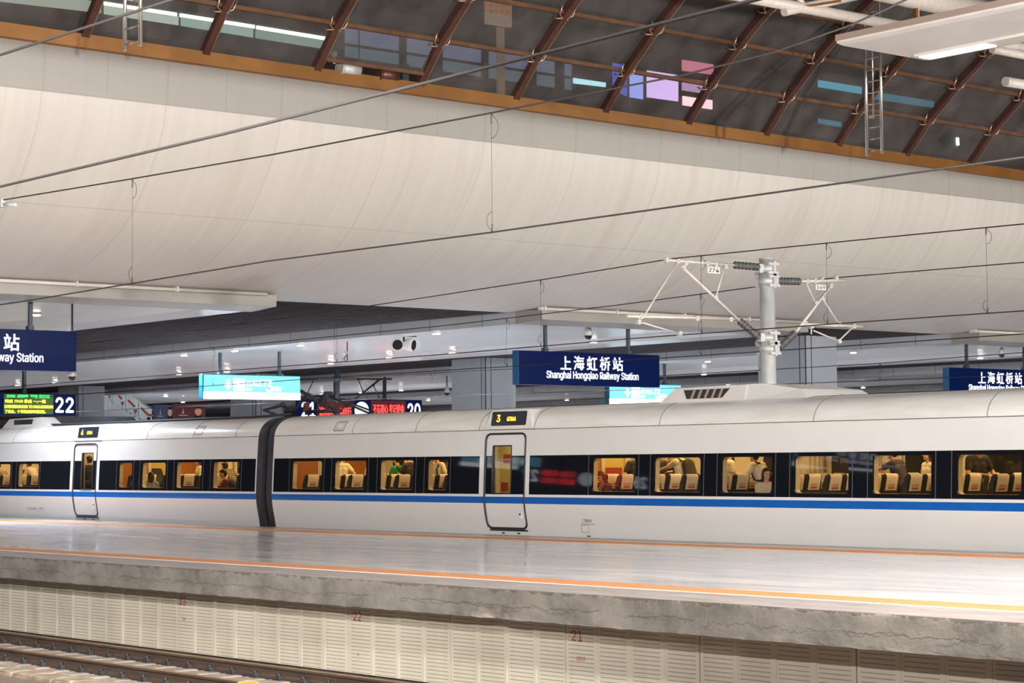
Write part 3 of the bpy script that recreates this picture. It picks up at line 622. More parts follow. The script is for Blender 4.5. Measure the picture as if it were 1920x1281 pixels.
def exit_sign(label, X, y0, zb, wd=4.45, h=1.06, hz=6.0):
    t = thing('exit_sign', label, 'sign', (X, y0 + wd / 2, zb))
    b = MB(); b.box((X - 0.30, y0, zb), (X - 0.004, y0 + wd, zb + h), 0.01); b.build('sign_box', 'sign_teal', t)
    b = MB(); b.box((X - 0.29, y0 - 0.015, zb + 0.02), (X - 0.03, y0 + 0.002, zb + h - 0.02)); b.build('end_cap', 'sign_teal', t)
    b = MB(); b.box((X - 0.02, y0 + 0.03, zb + 0.28), (X + 0.01, y0 + wd - 0.02, zb + h - 0.03)); b.build('cyan_face', 'sign_cyan', t)
    b = MB(); b.box((X - 0.02, y0 + 0.01, zb), (X + 0.014, y0 + wd - 0.0, zb + 0.28)); b.build('white_bar', 'sign_white', t)
    s = wd / 1660.0; q = lambda x, y: (X + 0.012, y0 + (x - 100) * s, zb + h - (y - 100) * h / 440)
    # arrow
    b = MB(); P = [(488, 190), (532, 190), (532, 285), (568, 262), (568, 300), (510, 378), (452, 300), (452, 262), (488, 285)]
    b.poly([q(x, y) for x, y in P]); r = bmesh.ops.extrude_face_region(b.bm, geom=b.bm.faces[:])
    for v in r['geom']:
        if isinstance(v, bmesh.types.BMVert): v.co.x += 0.01
    b.build('arrow', 'sign_white', t)
    A, B = q(602, 172), q(795, 395); b = MB(); b.box((X + 0.008, A[1], B[2]), (X + 0.02, B[1], A[2]), 0.005); ic = b.build('pictogram', 'sign_white', t)
    A, B = q(640, 215), q(755, 350); b = MB(); b.tube([(X + 0.022, A[1], A[2]), (X + 0.022, B[1], A[2]), (X + 0.022, B[1], B[2]), (X + 0.022, A[1], B[2]), (X + 0.022, A[1], A[2])], 0.012, 6)
    C_ = q(697, 335); b.disc((X + 0.018, C_[1], C_[2]), (1, 0, 0), 0.035, 0.008); b.build('pictogram_lines', 'sign_cyan', ic)
    for ch, x0, x1 in (('出', 820, 910), ('站', 930, 1030), ('口', 1050, 1145)):
        text('lettering', ch, q(x0, 312), RY, UZ, 0.27, 'sign_white', t, width=(x1 - x0) * s, bold=0.012)
    text('lettering', 'Exit', q(820, 385), RY, UZ, 0.11, 'sign_white', t, width=95 * s, bold=0.02)
    text('lettering', '3', q(1155, 400), RY, UZ, 0.45, 'sign_white', t, width=110 * s, bold=0.02)
    text('lettering', '(南)', q(1270, 400), RY, UZ, 0.22, 'sign_white', t, width=150 * s, bold=0.015)
    hangers(t, X, (y0 + wd * 0.19, y0 + wd * 0.80), zb + h, hz + 0.15)
    return t
XX = -71.0
e0, e1, e2 = onX(381, 702, XX), onX(563, 706, XX), onX(470, 749, XX)
exit_sign('cyan and white lit exit sign on the left, fully visible above the train', XX, e0.y, e2.z, e1.y - e0.y, onX(470, 703, XX).z - e2.z)
f0 = onX(1142, 725, XX)
exit_sign('cyan lit exit sign partly hidden under the blue station sign', XX, f0.y, e2.z, e1.y - e0.y, onX(470, 703, XX).z - e2.z)
exit_sign('cyan exit sign over the near platform, outside the picture', -51.6, 0.4, e2.z - 0.1)
exit_sign('cyan exit sign further back over the near platform, outside the picture', -70.5, 0.6, e2.z)
def led_sign(label, X, y0, y1, zb, zt, num0, num1, left, right, hz=6.05):
    """cabinet: number, led board, clock, led board, number"""
    t = thing('departure_board', label, 'departure board', (X, (y0 + y1) / 2, zb)); h = zt - zb; L = y1 - y0
    u = lambda f: y0 + f * L
    b = MB(); b.box((X - 0.3, y0, zb), (X - 0.003, y1, zt), 0.01); b.build('cabinet', 'sign_navy', t)
    for f0_, f1_, bd in ((0.145, 0.425, left), (0.575, 0.865, right)):
        b = MB(); b.box((X - 0.02, u(f0_), zb + 0.06 * h), (X + 0.004, u(f1_), zt - 0.05 * h)); pn = b.build('led_board', 'led_panel_dark' if bd[0] else 'led_panel_red', t)
        for (s, x0, x1, zz, hh, mt) in bd[1]:
            text('lettering', s, (X + 0.006, u(f0_ + (f1_ - f0_) * x0), zb + zz * h), RY, UZ, hh * h, mt, pn, width=(f1_ - f0_) * L * (x1 - x0), bold=0.01)
    b = MB(); b.disc((X - 0.01, u(0.5), zb + 0.48 * h), (1, 0, 0), 0.40 * h, 0.02, 32); c = b.build('clock_face', 'clock_face', t)
    b = MB(); b.beam((X + 0.016, u(0.5), zb + 0.48 * h), (X + 0.016, u(0.5) + 0.2 * h, zb + 0.36 * h), 0.04, 0.01); b.beam((X + 0.016, u(0.5), zb + 0.48 * h), (X + 0.016, u(0.5) - 0.02, zb + 0.78 * h), 0.03, 0.01); b.build('clock_hands', 'ink', c)
    text('lettering', num0, (X + 0.003, u(0.075), zb + 0.16 * h), RY, UZ, 0.66 * h, 'sign_white', t, width=0.105 * L, align='C', bold=0.02)
    text('lettering', num1, (X + 0.003, u(0.932), zb + 0.16 * h), RY, UZ, 0.66 * h, 'sign_white', t, width=0.105 * L, align='C', bold=0.02)
    hangers(t, X, (u(0.3), u(0.70)), zt, hz + 0.1, 0.07, 'dark_metal')
    return t
XL = -87.0
a0, a1 = onX(142, 739, XL), onX(142, 780, XL); LW = 8.35
txtR = (True, [('D935  成都东  开往 南京南', 0.06, 0.92, 0.79, 0.15, 'led_green'), ('到点 19:10 停点 一,一站', 0.02, 0.84, 0.56, 0.16, 'led_yellow'), ('CHENGDUDONG TO NANJINGNAN', 0.01, 0.99, 0.33, 0.13, 'led_yellow'), ('了安全，十号站台候车请注意。', 0.02, 0.84, 0.10, 0.15, 'led_yellow')])
led_sign('departure board with green and yellow lines and the number 22', XL, a1.y - LW, a1.y, a1.z, a0.z, '23', '22', txtR, txtR)
XM = -91.0
m0, m1 = onX(560, 750, XM), onX(791, 751, XM)
led_sign('red departure board between the numbers 21 and 20, behind the far mast', XM, m0.y, m1.y, m1.z - 1.13, m1.z + 0.02, '21', '20',
         (False, [('诚信旅客 文明出行', 0.05, 0.96, 0.20, 0.42, 'led_red')]), (False, [('不忘初心 牢记使命', 0.06, 0.94, 0.36, 0.42, 'led_red')]))
led_sign('red departure board over the near platform, outside the picture', -65.0, -0.8, 6.2, 2.9, 4.0, '28', '27',
         (False, [('候车旅客 请注意', 0.05, 0.95, 0.55, 0.35, 'led_red'), ('站台安全 文明', 0.05, 0.95, 0.1, 0.35, 'led_red')]), (False, [('不忘初心 牢记使命', 0.06, 0.94, 0.5, 0.38, 'led_red'), ('诚信旅客 文明出行', 0.06, 0.94, 0.08, 0.34, 'led_red')]))

# ---------------------------------------------------------------- overhead line masts
def insul(b, p, q, r=0.085, n=7):
    p, q = Vector(p), Vector(q); pts, rad = [p], [r * 0.45]
    for i in range(n):
        for f, k in ((0.12, 0.5), (0.35, 1.0), (0.60, 1.0), (0.9, 0.5)):
            pts.append(p.lerp(q, (i + f) / n)); rad.append(r * k)
    pts.append(q); rad.append(r * 0.45); b.tube(pts, rad, 14)
YM = 34.3
XMa = onY(1440, 640, YM).x
mp_ = lambda x, y: onX(x, y, XMa)
top = mp_(1439, 487)
mast = thing('catenary_mast', 'round galvanised mast with two cantilever arms, numbered 274 and 169', 'mast', (XMa, YM, -1.5))
b = MB(); b.tube([(XMa, YM, -1.5), (XMa, YM, top.z)], 0.178, 28, r2=0.170); b.tube([(XMa, YM, top.z), (XMa, YM, top.z + 0.03)], 0.178, 28)
for py in (538, 662): z = mp_(1440, py).z; b.tube([(XMa, YM, z - 0.015), (XMa, YM, z + 0.015)], 0.178, 28)
b.build('pole', 'galvanised', mast)
def bracket(z, s, b):
    b.tube([(XMa, YM, z - 0.07), (XMa, YM, z + 0.07)], 0.19, 24)
    for dx in (-0.2, 0.2): b.box((XMa + dx - 0.03, YM + s * 0.02 - 0.16, z - 0.13), (XMa + dx + 0.03, YM + s * 0.02 + 0.16, z - 0.07)); b.box((XMa + dx - 0.03, YM - 0.16, z + 0.07), (XMa + dx + 0.03, YM + 0.16, z + 0.13))
    b.box((XMa + 0.16, YM - 0.02, z - 0.16), (XMa + 0.24, YM + 0.05, z + 0.16)); b.box((XMa - 0.08, YM + s * 0.17, z - 0.1), (XMa + 0.08, YM + s * 0.30, z + 0.1), 0.01)
for (py, s) in ((505, -1), (528, 1), (634, -1), (655, 1)):
    b = MB(); bracket(mp_(1440, py).z, s, b); b.build('clamp_bracket', 'galvanised', mast)
def arm(nm, ins, tubes, thin, plate, num, fits, mast_, mm, armm='arm_cream', r=0.032):
    t = MB()
    for p, q in tubes: t.tube([mm(*p), mm(*q)], r, 12)
    for p, q in thin: t.tube([mm(*p), mm(*q)], r * 0.55, 8)
    a = t.build(nm, armm, mast_)
    for p, q in ins:
        t = MB(); insul(t, mm(*p), mm(*q)); t.build('insulator', 'insulator', a)
    for p in fits:
        t = MB(); c = Vector(mm(*p)); t.obox(c, (0.05, 0, 0), (0, 0.04, 0.01), (0, -0.01, 0.05), 0.008); t.tube([c + Vector((0.05, 0, 0)), c + Vector((0.075, 0, 0))], 0.018, 8)
        t.build('clamp_fitting', 'galvanised' if armm == 'arm_cream' else armm, a)
    A, B = Vector(mm(*plate[0])), Vector(mm(*plate[1])); X = A.x + 0.05
    t = MB(); t.box((X, A.y, B.z), (X + 0.012, B.y, A.z)); pl = t.build('number_plate', 'plate_white', a)
    text('lettering', num, (X + 0.012, (A.y + B.y) / 2, B.z + 0.2 * (A.z - B.z)), RY, UZ, 0.6 * (A.z - B.z), 'ink', pl, width=0.8 * (B.y - A.y), align='C', depth=0.002, bold=0.01)
    return a
arm('cantilever_arm', [((1376, 497), (1424, 501)), ((1386, 602), (1424, 633))],
    [((1247, 487.5), (1378, 497.5)), ((1277, 499), (1390, 605)), ((1176, 593), (1372, 598))],
    [((1358, 502), (1342, 558)), ((1204, 605), (1274, 626)), ((1270, 492), (1208, 592)), ((1198, 592), (1200, 608))], ((1323, 500), (1346, 514)), '274',
    [(1249, 488), (1285, 493), (1270, 490), (1281, 502), (1359, 500), (1341, 558), (1201, 594), (1197, 604), (1306, 597), (1369, 599), (1325, 494), (1341, 496), (1274, 626)], mast, mp_)
arm('cantilever_arm', [((1500, 528), (1456, 527)), ((1491, 624), (1462, 652))],
    [((1502, 527.5), (1585, 526)), ((1558, 536), (1490, 626)), ((1503, 608), (1617, 612.5))],
    [((1512, 532), (1529, 569)), ((1543, 561), (1573, 608)), ((1525, 620), (1573, 640)), ((1573, 639), (1600, 613)), ((1521, 612), (1521, 627))], ((1526, 534), (1545, 545)), '169',
    [(1512, 528), (1540, 524), (1567, 522), (1557, 536), (1529, 569), (1542, 560), (1510, 607), (1521, 612), (1573, 608), (1600, 612), (1573, 640), (1527, 527)], mast, mp_)
YN = 55.9
XN = onY(632, 730, YN).x
np_ = lambda x, y: onX(x, y, XN)
mast2 = thing('drop_post', 'dark drop post with cantilever arms hanging from the louvre ceiling, plate 168', 'mast', (XN, YN, 6.34))
b = MB(); zb = np_(632, 772).z; b.tube([(XN, YN, zb - 0.8), (XN, YN, 6.335)], 0.12, 16); b.tube([(XN, YN, np_(632, 716).z), (XN, YN, np_(632, 706).z)], 0.19, 16); b.build('post', 'hanger_blue', mast2)
arm('cantilever_arm', [((593, 711), (626, 711))], [((530, 712), (596, 711)), ((550, 728), (612, 765)), ((612, 765), (630, 778))], [((588, 713), (576, 738)), ((560, 760), (576, 738))], ((519, 705), (520, 706)), '167', [(588, 711), (576, 738)], mast2, np_, 'dark_metal', 0.045)
arm('cantilever_arm', [((642, 711), (668, 711))], [((668, 711), (734, 711)), ((713, 711), (659, 754)), ((659, 754), (640, 768)), ((660, 757), (700, 772))], [((672, 712), (681, 735)), ((700, 722), (712, 749))], ((680, 713), (692, 720)), '168', [(672, 711), (713, 711), (721, 709), (700, 722), (681, 735), (660, 755), (712, 749)], mast2, np_, 'dark_metal', 0.045)

# ---------------------------------------------------------------- wires
def wpts(P, Y, ext=(-150, 12), sag=None):
    pts = [onY(x, y, Y) for x, y in P]; pts.sort(key=lambda p: p.x)
    a, b_ = pts[0], pts[-1]
    if ext:
        d = (pts[1] - a) / (pts[1].x - a.x); z = a.z + d.z * 0.25 * (ext[0] - a.x) if len(pts) > 2 else a.z + d.z * (ext[0] - a.x)
        z = min(max(z, 3.2), 5.85); pts = [Vector((ext[0], Y, z if ext[0] < a.x else a.z))] + pts if ext[0] < a.x else pts
        if ext[1] > b_.x:
            d = (b_ - pts[-2]) / (b_.x - pts[-2].x); pts.append(Vector((ext[1], Y, b_.z + d.z * (ext[1] - b_.x))))
    return pts
def zat(pts, x):
    for a, b_ in zip(pts, pts[1:]):
        if a.x <= x <= b_.x: return a.z + (b_.z - a.z) * (x - a.x) / (b_.x - a.x)
    return pts[0].z
def overhead(label, Y, mess, cont, drops, rw=0.011, ext=(-150, 12), loop=0.13):
    t = thing('overhead_line', label, 'overhead line', (-45, Y, 0))
    pm = pc = None
    if mess:
        pm = wpts(mess, Y, ext); b = MB(); b.tube(pm, rw, 6); b.build('messenger_wire', 'wire', t)
    if cont:
        pc = wpts(cont, Y, ext); b = MB(); b.tube(pc, rw, 6); b.build('contact_wire', 'wire', t)
    for px, py in drops:
        x = onY(px, py, Y).x
        za = zat(pm, x) if pm else zat(pc, x) + 1.2; zb_ = zat(pc, x) if pc else za - 1.2
        b = MB(); b.tube([(x, Y, za), (x, Y, zb_)], rw * 0.26, 5)
        b.tube([(x, Y, za + rw), (x, Y, za - 0.13)], rw * 0.8, 6); b.tube([(x, Y, zb_ - rw), (x, Y, zb_ + 0.10)], rw * 0.8, 6)
        lp = [(x + loop * 0.75 * (1 - math.cos(a)) * 0.9, Y, za - 0.04 - loop * 1.05 + loop * 1.1 * math.cos(a * 1.0)) for a in [k * math.pi / 8 for k in range(9)]]
        lp += [(x + 0.02, Y, lp[-1][2] + 0.02)] if False else []
        b.tube([(x, Y, za)] + [(x + loop * math.sin(a), Y, za - 0.05 - loop * (1 - math.cos(a))) for a in [k * math.pi / 8 for k in range(1, 9)]], rw * 0.35, 5)
        b.tube([(x, Y, zb_)] + [(x - loop * 0.8 * math.sin(a), Y, zb_ + 0.04 + loop * 0.8 * (1 - math.cos(a))) for a in [k * math.pi / 8 for k in range(1, 9)]], rw * 0.35, 5)
        b.build('dropper', 'wire', t)
    return t
overhead('thick blurred overhead line over the track nearest the camera', 9.0, [(0, 103), (190, 42)], [(0, 350), (420, 251), (840, 145)], [], 0.013)
overhead('overhead line over the near track, with two long droppers against the cream canopy', 15.85, [(0, 376), (250, 335), (505, 291), (920, 212), (1090, 178), (1280, 141), (1450, 98), (1600, 45), (1720, -10)], [(45, 565), (500, 490), (920, 436), (1800, 312)], [(248, 420), (922, 320)], 0.011)
fit = thing('wire_clamp', 'grey wire clamp on the near overhead line at the left picture edge', 'clamp', tuple(onY(8, 382, 15.85)))
b = MB(); c = onY(4, 381, 15.85); b.tube([c - Vector((0.12, 0, 0)), onY(29, 384, 15.85)], 0.028, 10); b.obox(c, (0.05, 0, 0), (0, 0.04, 0), (0, 0, 0.07), 0.01); b.tube([c, c + Vector((0, 0, 0.09))], 0.02, 8); b.build('clamp_body', 'galvanised', fit)
overhead('overhead line over the train, held by the arm numbered 274', 31.65, [(356, 622), (672, 577), (1014, 525), (1262, 485), (1640, 447), (1920, 420)], [(360, 700), (840, 664), (1197, 634), (1640, 602), (1920, 583)], [(632, 650), (1014, 590), (1315, 540), (1550, 500), (1850, 500)], 0.013)
overhead('overhead line behind the train, held by the arm numbered 169', 37.2, [(145, 675), (480, 645), (840, 610), (1160, 572), (1425, 537), (1566, 521), (1920, 492)], [(300, 730), (562, 712), (875, 692), (1235, 672), (1600, 648), (1920, 626)], [(400, 690), (950, 640), (1314, 600)], 0.013)
overhead('overhead line over the second pair of tracks, held by the drop post', 53.4, [(800, 700), (1000, 690), (1235, 705), (1640, 682), (1920, 661)], [(360, 762), (870, 742), (1425, 722), (1920, 703)], [(808, 720), (1000, 700), (1650, 700)], 0.014, (-185, 12))

# ---------------------------------------------------------------- lit light canopy over the platform (top right) and its lamps out of frame
def light_canopy(label, x0, x1, y0, y1, z, lamps, watts, dy=0.0):
    t = thing('light_canopy', label, 'ceiling light', (x0, (y0 + y1) / 2, z))
    b = MB(); b.prism([(y0, z + 0.02), (y0 + 0.12, z), (y1 - 0.12, z), (y1, z + 0.02), (y1, z + 0.07), (y0, z + 0.07)], x0, x1, XF); b.build('panel', 'canopy_paint', t)
    b = MB()
    for y in (y0, y1): b.box((x0, y - 0.03, z + 0.05), (x1, y + 0.03, z + 0.13))
    b.box((x0 - 0.03, y0, z + 0.05), (x0, y1, z + 0.13)); b.build('edge_rim', 'rim_brown', t)
    for xa, xb in lamps:
        yc = (y0 + y1) / 2 + dy
        b = MB(); b.box((xa, yc - 0.17, z - 0.035), (xb + 0.8, yc + 0.17, z + 0.01)); b.build('lamp_tray', 'canopy_paint', t)
        b = MB(); b.box((xa + 0.05, yc - 0.12, z - 0.045), (xb - 0.05, yc + 0.12, z - 0.030)); b.build('lamp_tube', 'tube_glow', t)
        lamp('lamp_light', 'AREA', ((xa + xb) / 2, yc, z - 0.06), watts, WARM, t, (0, 0, 0), xb - xa, 0.25)
    return t
LZ = 7.28
le, lf = onZ(1568, 84, LZ), onZ(1748, 115, LZ)
lm0, lm1 = onZ(1724, 104, LZ), onZ(1862, 82, LZ)
KW = 410
light_canopy('long white light panel with a lit lamp tray at the top right', (le.x + lf.x) / 2, 30, le.y, lf.y, LZ, [(lm0.x, lm0.x + 1.25)] + [(lm0.x + 4.4 * k, lm0.x + 4.4 * k + 2) for k in range(1, 9)], KW, 0.56)
light_canopy('long white light panel over the near tracks, outside the picture', -40, 30, 5.0, 6.4, 7.3, [(-39 + 6.0 * k, -37 + 6.0 * k) for k in range(11)], KW * 1.15)
light_canopy('long white light panel over the third platform, outside the picture', -20, 30, 66, 68.2, LZ, [(-18 + 9 * k, -16 + 9 * k) for k in range(4)], KW)

# added out-of-view floodlights that brighten the curved canopy edge, platform and train
FN = []
def fill_flood(x, y, z, watts, tx, ty, tz, col=WARM, spread=1.9, label=None):
    FN.append(1); t = thing('fill_light', '%s added fill lamp for the cream canopy and platform, outside the picture' % ORD[len(FN) - 1], 'fill_light', (x, y, z)); d = (Vector((tx, ty, tz)) - Vector((x, y, z))).normalized()
    q = d.to_track_quat('-Z', 'Y'); rot = q.to_matrix()
    b = MB(); b.obox((x, y, z), rot @ Vector((0.4, 0, 0)), rot @ Vector((0, 0.3, 0)), rot @ Vector((0, 0, 0.12)), 0.02); b.build('housing', 'dark_metal', t)
    b = MB(); b.tube([(x, y, z), (x, y, z + 5.0)], 0.04, 10); b.build('hanging_rod', 'galvanised', t)
    lamp('lamp_light', 'SPOT', Vector((x, y, z)) + d * 0.2, watts, col, t, q.to_euler(), radius=0.35, spread=spread)
FL = 23500
fill_flood(-22, 5.6, 7.0, 2500, -36, 25, 0.0, (1.0, 0.97, 0.94), 1.25)
fill_flood(-34, 5.6, 7.0, 1100, -47, 25, 0.0, (1.0, 0.97, 0.94), 1.25)
for (x, y, wv) in ((-8, 4, 1.0), (-6, 14, 1.0), (-6, 40, 1.0), (-8, 62, 1.0)):
    fill_flood(x, y, 5.2, FL * wv, -46, y + 6, 8.0, (1.0, 0.945, 0.885))

# ---------------------------------------------------------------- downlights in the soffits
dl = [(68, 590, 1), (33, 720, 2), (103, 715, 2), (315, 665, 2), (335, 698, 2), (418, 657, 2), (425, 692, 2), (533, 646, 2), (620, 677, 2), (730, 668, 2), (790, 624, 2), (848, 659, 2), (1113, 639, 2), (1327, 678, 3), (1320, 702, 3), (1600, 661, 3), (1632, 727, 4), (1838, 673, 3), (603, 739, 3), (677, 736, 3), (752, 732, 3), (828, 763, 4), (1107, 751, 4), (343, 754, 3)]
DW = 3500
def downlight(lab, x, y, zz, pw=1.0):
    t = thing('downlight', lab, 'downlight', (x, y, zz), 'round ceiling downlights')
    b = MB(); b.tube([(x, y, zz + 0.04), (x, y, zz - 0.06)], 0.16, 18); b.build('trim_ring', 'white_paint', t)
    b = MB(); b.tube([(x, y, zz - 0.055), (x, y, zz - 0.085)], 0.125, 18); b.build('lens', 'lamp_glow', t)
    lamp('lamp_light', 'SPOT', (x, y, zz - 0.10), DW * pw, COOL, t, (0, 0, 0), radius=0.08, spread=2.6)
cnt = {}
tot_ = {k: sum(1 for d in dl if d[2] == k) for k in (1, 2, 3, 4)}
dl.sort(key=lambda d: d[0])
for px, py, k in dl:
    a, c = soff[k]; zz = 6.0
    for it in range(6):
        p = onZ(px, py, zz - 0.05); y = min(max(p.y, a + 0.35), c - 0.35)
        zz = 5.97 if y < a + 1.1 or y > c - 1.6 else 6.12 if a + 2.0 < y < c - 2.6 else 5.97 + 0.15 * ((y - a - 1.1) / 0.9 if y < a + 3 else (c - 1.6 - y) / 1.0)
    p.y = y
    i = cnt.get(k, 0); cnt[k] = i + 1
    lab = 'small round lit downlight in the soffit over the train platform' if tot_[k] == 1 else '%s downlight from the left in the white soffit over %s' % (ORD[i], names[k])
    downlight(lab, p.x, p.y, zz)
for k, xs_, y in ((1, (-60, -72, -86, -100), 24.5), (0, (-58, -74, -92), 3.0), (2, (-150, -170), 48), (3, (-120, -150), 69.6), (4, (-64, -90, -120), 91), (1, (-56,), 22)):
    for q, x in enumerate(xs_): downlight('%s downlight from the front of the back row over %s%s' % (ORD[q], names[k], ' lip' if y == 22 else ''), x, y, 6.12, 0.2 if k == 1 else 1.0)

# ---------------------------------------------------------------- ladders
def ladder(label, x0, y0, x1, y1, Xl, ztop_, n):
    a = onX(x0, y0, Xl); t = thing('ladder', label, 'ladder', (Xl, a.y, a.z))
    d = onY(x1, y1, a.y); wdt = d.x - a.x
    for k, X in enumerate((Xl, Xl + wdt)):
        b = MB(); b.tube([(X, a.y, a.z), (X, a.y, ztop_)], 0.045, 10); b.build('side_rail', 'chrome', t)
    for k in range(n):
        z = a.z + 0.12 + k * 0.335
        if z > ztop_ - 0.1: break
        b = MB(); b.tube([(Xl, a.y, z), (Xl + wdt, a.y, z)], 0.022, 8); b.build('rung', 'chrome', t)
    b = MB(); b.tube([(Xl + 0.02, a.y + 0.28, a.z + 1.1), (Xl + 0.02, a.y + 0.28, ztop_)], 0.022, 8); b.tube([(Xl + 0.02, a.y + 0.28, a.z + 1.12), (Xl, a.y, a.z + 1.12)], 0.022, 8); b.build('guide_rail', 'chrome', t)
    return t
ladder('short steel ladder hanging in front of the skylight at top left', 234, 95, 263, 89, -40.0, 13.6, 14)
ladder('long steel ladder hanging below the white light panel', 1626, 292, 1654, 287, -40.0, 15.4, 20)

# ---------------------------------------------------------------- white tubular truss at top right
tr = thing('roof_truss', 'white tubular roof truss at the top right corner', 'truss', tuple(onX(1600, 0, -34)))
tp = lambda x, y: onX(x, y, -34)
for a, c, r in (((1330, -18), (1720, 55), 0.13), ((1470, 22), (1625, -12), 0.11), ((1508, 12), (1490, -15), 0.07), ((1560, -40), (1860, 26), 0.30), ((1845, 30), (1990, -70), 0.10), ((1885, 153), (1990, 170), 0.13), ((1860, 92), (1960, 112), 0.11), ((1720, 50), (1720, -30), 0.05), ((1716, 54), (1990, 100), 0.11)):
    b = MB(); b.tube([tp(*a), tp(*c)], r, 16); b.build('tube', 'arm_cream', tr)
b = MB(); A_ = tp(1290 + 60, 20); b.beam(tp(1500, 14), tp(1570, 3), 0.25, 0.06); b.build('purlin', 'bronze_trim', tr)
b = MB(); b.beam(tp(1717, 8), tp(1717, 55), 0.1, 0.1); b.build('bracket_plate', 'bronze_trim', tr)

# ---------------------------------------------------------------- cameras, loudspeakers
def dome(label, px, py, k, Xd, scale=1.0, hz=6.0):
    p = onX(px, py, Xd); t = thing('dome_camera', label, 'camera', (p.x, p.y, p.z))
    b = MB(); b.tube([(p.x, p.y, soffz(p.y, k) - 0.002), (p.x, p.y, p.z + 0.12 * scale)], 0.03, 8); b.build('stem', 'dark_metal', t)
    b = MB(); b.tube([(p.x, p.y, p.z + 0.2 * scale), (p.x, p.y, p.z + 0.13 * scale), (p.x, p.y, p.z - 0.04 * scale), (p.x, p.y, p.z - 0.10 * scale)], [0.06 * scale, 0.11 * scale, 0.17 * scale, 0.16 * scale], 18); b.build('housing', 'galvanised', t)
    b = MB(); b.ell((p.x, p.y, p.z - 0.10 * scale), (0.13 * scale, 0.13 * scale, 0.14 * scale)); b.build('dome', 'dark_glass', t)
dome('dome camera above the middle station sign', 1103, 624, 2, -52.5, 1.0)
dome('dark dome camera under the right end of the cut-off station sign', 135, 701, 1, -52.5, 0.8, 6.1)
dome('dome camera above the station sign at far right', 1878, 661, 3, -53.5, 0.9)
dome('small dome camera hanging left of the grey column', 838, 733, 3, -86, 1.0, 6.1)
p = onX(645, 663, -62); t = thing('bullet_camera', 'small bullet camera on a thin rod left of the loudspeaker pair', 'camera', tuple(p))
b = MB(); b.tube([p + Vector((0, 0.14, -0.25)), Vector((p.x, p.y + 0.14, 6.05))], 0.022, 8); b.build('rod', 'dark_metal', t)
b = MB(); b.tube([p + Vector((0, 0.10, 0.05)), p + Vector((0.16, -0.2, -0.10))], 0.075, 12); b.build('camera_body', 'galvanised', t)
b = MB(); b.tube([p + Vector((0, 0.10, -0.05)), p + Vector((0, 0.0, -0.2)), p + Vector((0, 0.06, -0.3)), p + Vector((0, 0.14, -0.2))], 0.015, 6); b.build('cable_loop', 'wire', t)
p = onX(755, 646, -60); t = thing('loudspeaker_pair', 'pair of rounded loudspeakers hanging from the white soffit', 'loudspeaker', tuple(p))
b = MB(); b.tube([p + Vector((0, 0.05, 0.1)), Vector((p.x, p.y + 0.05, 6.14))], 0.035, 8); b.box((p.x - 0.1, p.y - 0.6, 6.09), (p.x + 0.1, p.y + 0.55, 6.125)); b.build('hanger', 'dark_metal', t)
for s, nm in ((-1, 1), (1, 2)):
    c = p + Vector((0.03 * s, s * 0.24, 0.0)); b = MB()
    ax = Vector((0.85, 0.45 * s, -0.15)).normalized()
    b.tube([c - ax * 0.22, c - ax * 0.16, c, c + ax * 0.16, c + ax * 0.2], [0.10, 0.18, 0.22, 0.22, 0.20], 18); sp_ = b.build('speaker_shell', 'white_paint', t)
    b = MB(); b.tube([c + ax * 0.195, c + ax * 0.21], 0.185, 18); b.build('grille', 'dark_glass', sp_)

# ---------------------------------------------------------------- far end: stairs, posters
Xs = -118.0
sp0 = lambda x, y: onX(x, y, Xs)
st_ = thing('staircase', 'white staircase with glass balustrades and red arrow markings at the far end', 'stairs', tuple(sp0(230, 790)))
y_a, y_b = sp0(160, 780).y, sp0(292, 780).y; mw_ = mat('stair_white', (0.75, 0.8, 0.82), 0.3); mg = mat('stair_glass', (0.70, 0.83, 0.85), 0.12)
b = MB(); n = 16
za, zb_ = sp0(160, 742).z, sp0(292, 800).z
tops = []
for k in range(n):
    ya = y_a + (y_b - y_a) * k / n; z = sp0(168, 745).z + 0.6 - (k + 0.0) * (2.6 / n)
    b.box((Xs - 3.5, ya, -0.5), (Xs, ya + (y_b - y_a) / n + 0.02, z)); tops.append((ya, z))
b.build('steps', mw_, st_)
for q, X in enumerate((Xs + 0.06, Xs - 3.4)):
    for k in range(0, n, 3):
        ya, z = tops[k]; yb2, z2 = tops[min(k + 3, n - 1)]; bb = MB(); bb.poly([(X, ya, z + 0.1), (X, yb2 - 0.05, z2 + 0.1), (X, yb2 - 0.05, z2 + 1.1), (X, ya, z + 1.1)])
        r = bmesh.ops.extrude_face_region(bb.bm, geom=bb.bm.faces[:])
        for v_ in r['geom']:
            if isinstance(v_, bmesh.types.BMVert): v_.co.x -= 0.03
        g = bb.build('balustrade_glass', mg, st_)
        if q == 0:
            bb = MB(); ym = (ya + yb2) / 2; zm = (z + z2) / 2
            bb.beam((X + 0.02, ya + 0.15, z + 0.72), (X + 0.02, yb2 - 0.3, z2 + 0.78), 0.02, 0.13, (0, 0, 1)); bb.poly([(X + 0.03, yb2 - 0.4, z2 + 0.6), (X + 0.03, yb2 - 0.1, z2 + 0.6), (X + 0.03, yb2 - 0.25, z2 + 0.3)]); bb.build('red_arrow', 'red_ink', g)
    bb = MB(); bb.tube([(X, tops[0][0], tops[0][1] + 1.15), (X, tops[-1][0], tops[-1][1] + 1.15)], 0.05, 8); bb.build('handrail', 'chrome', st_)
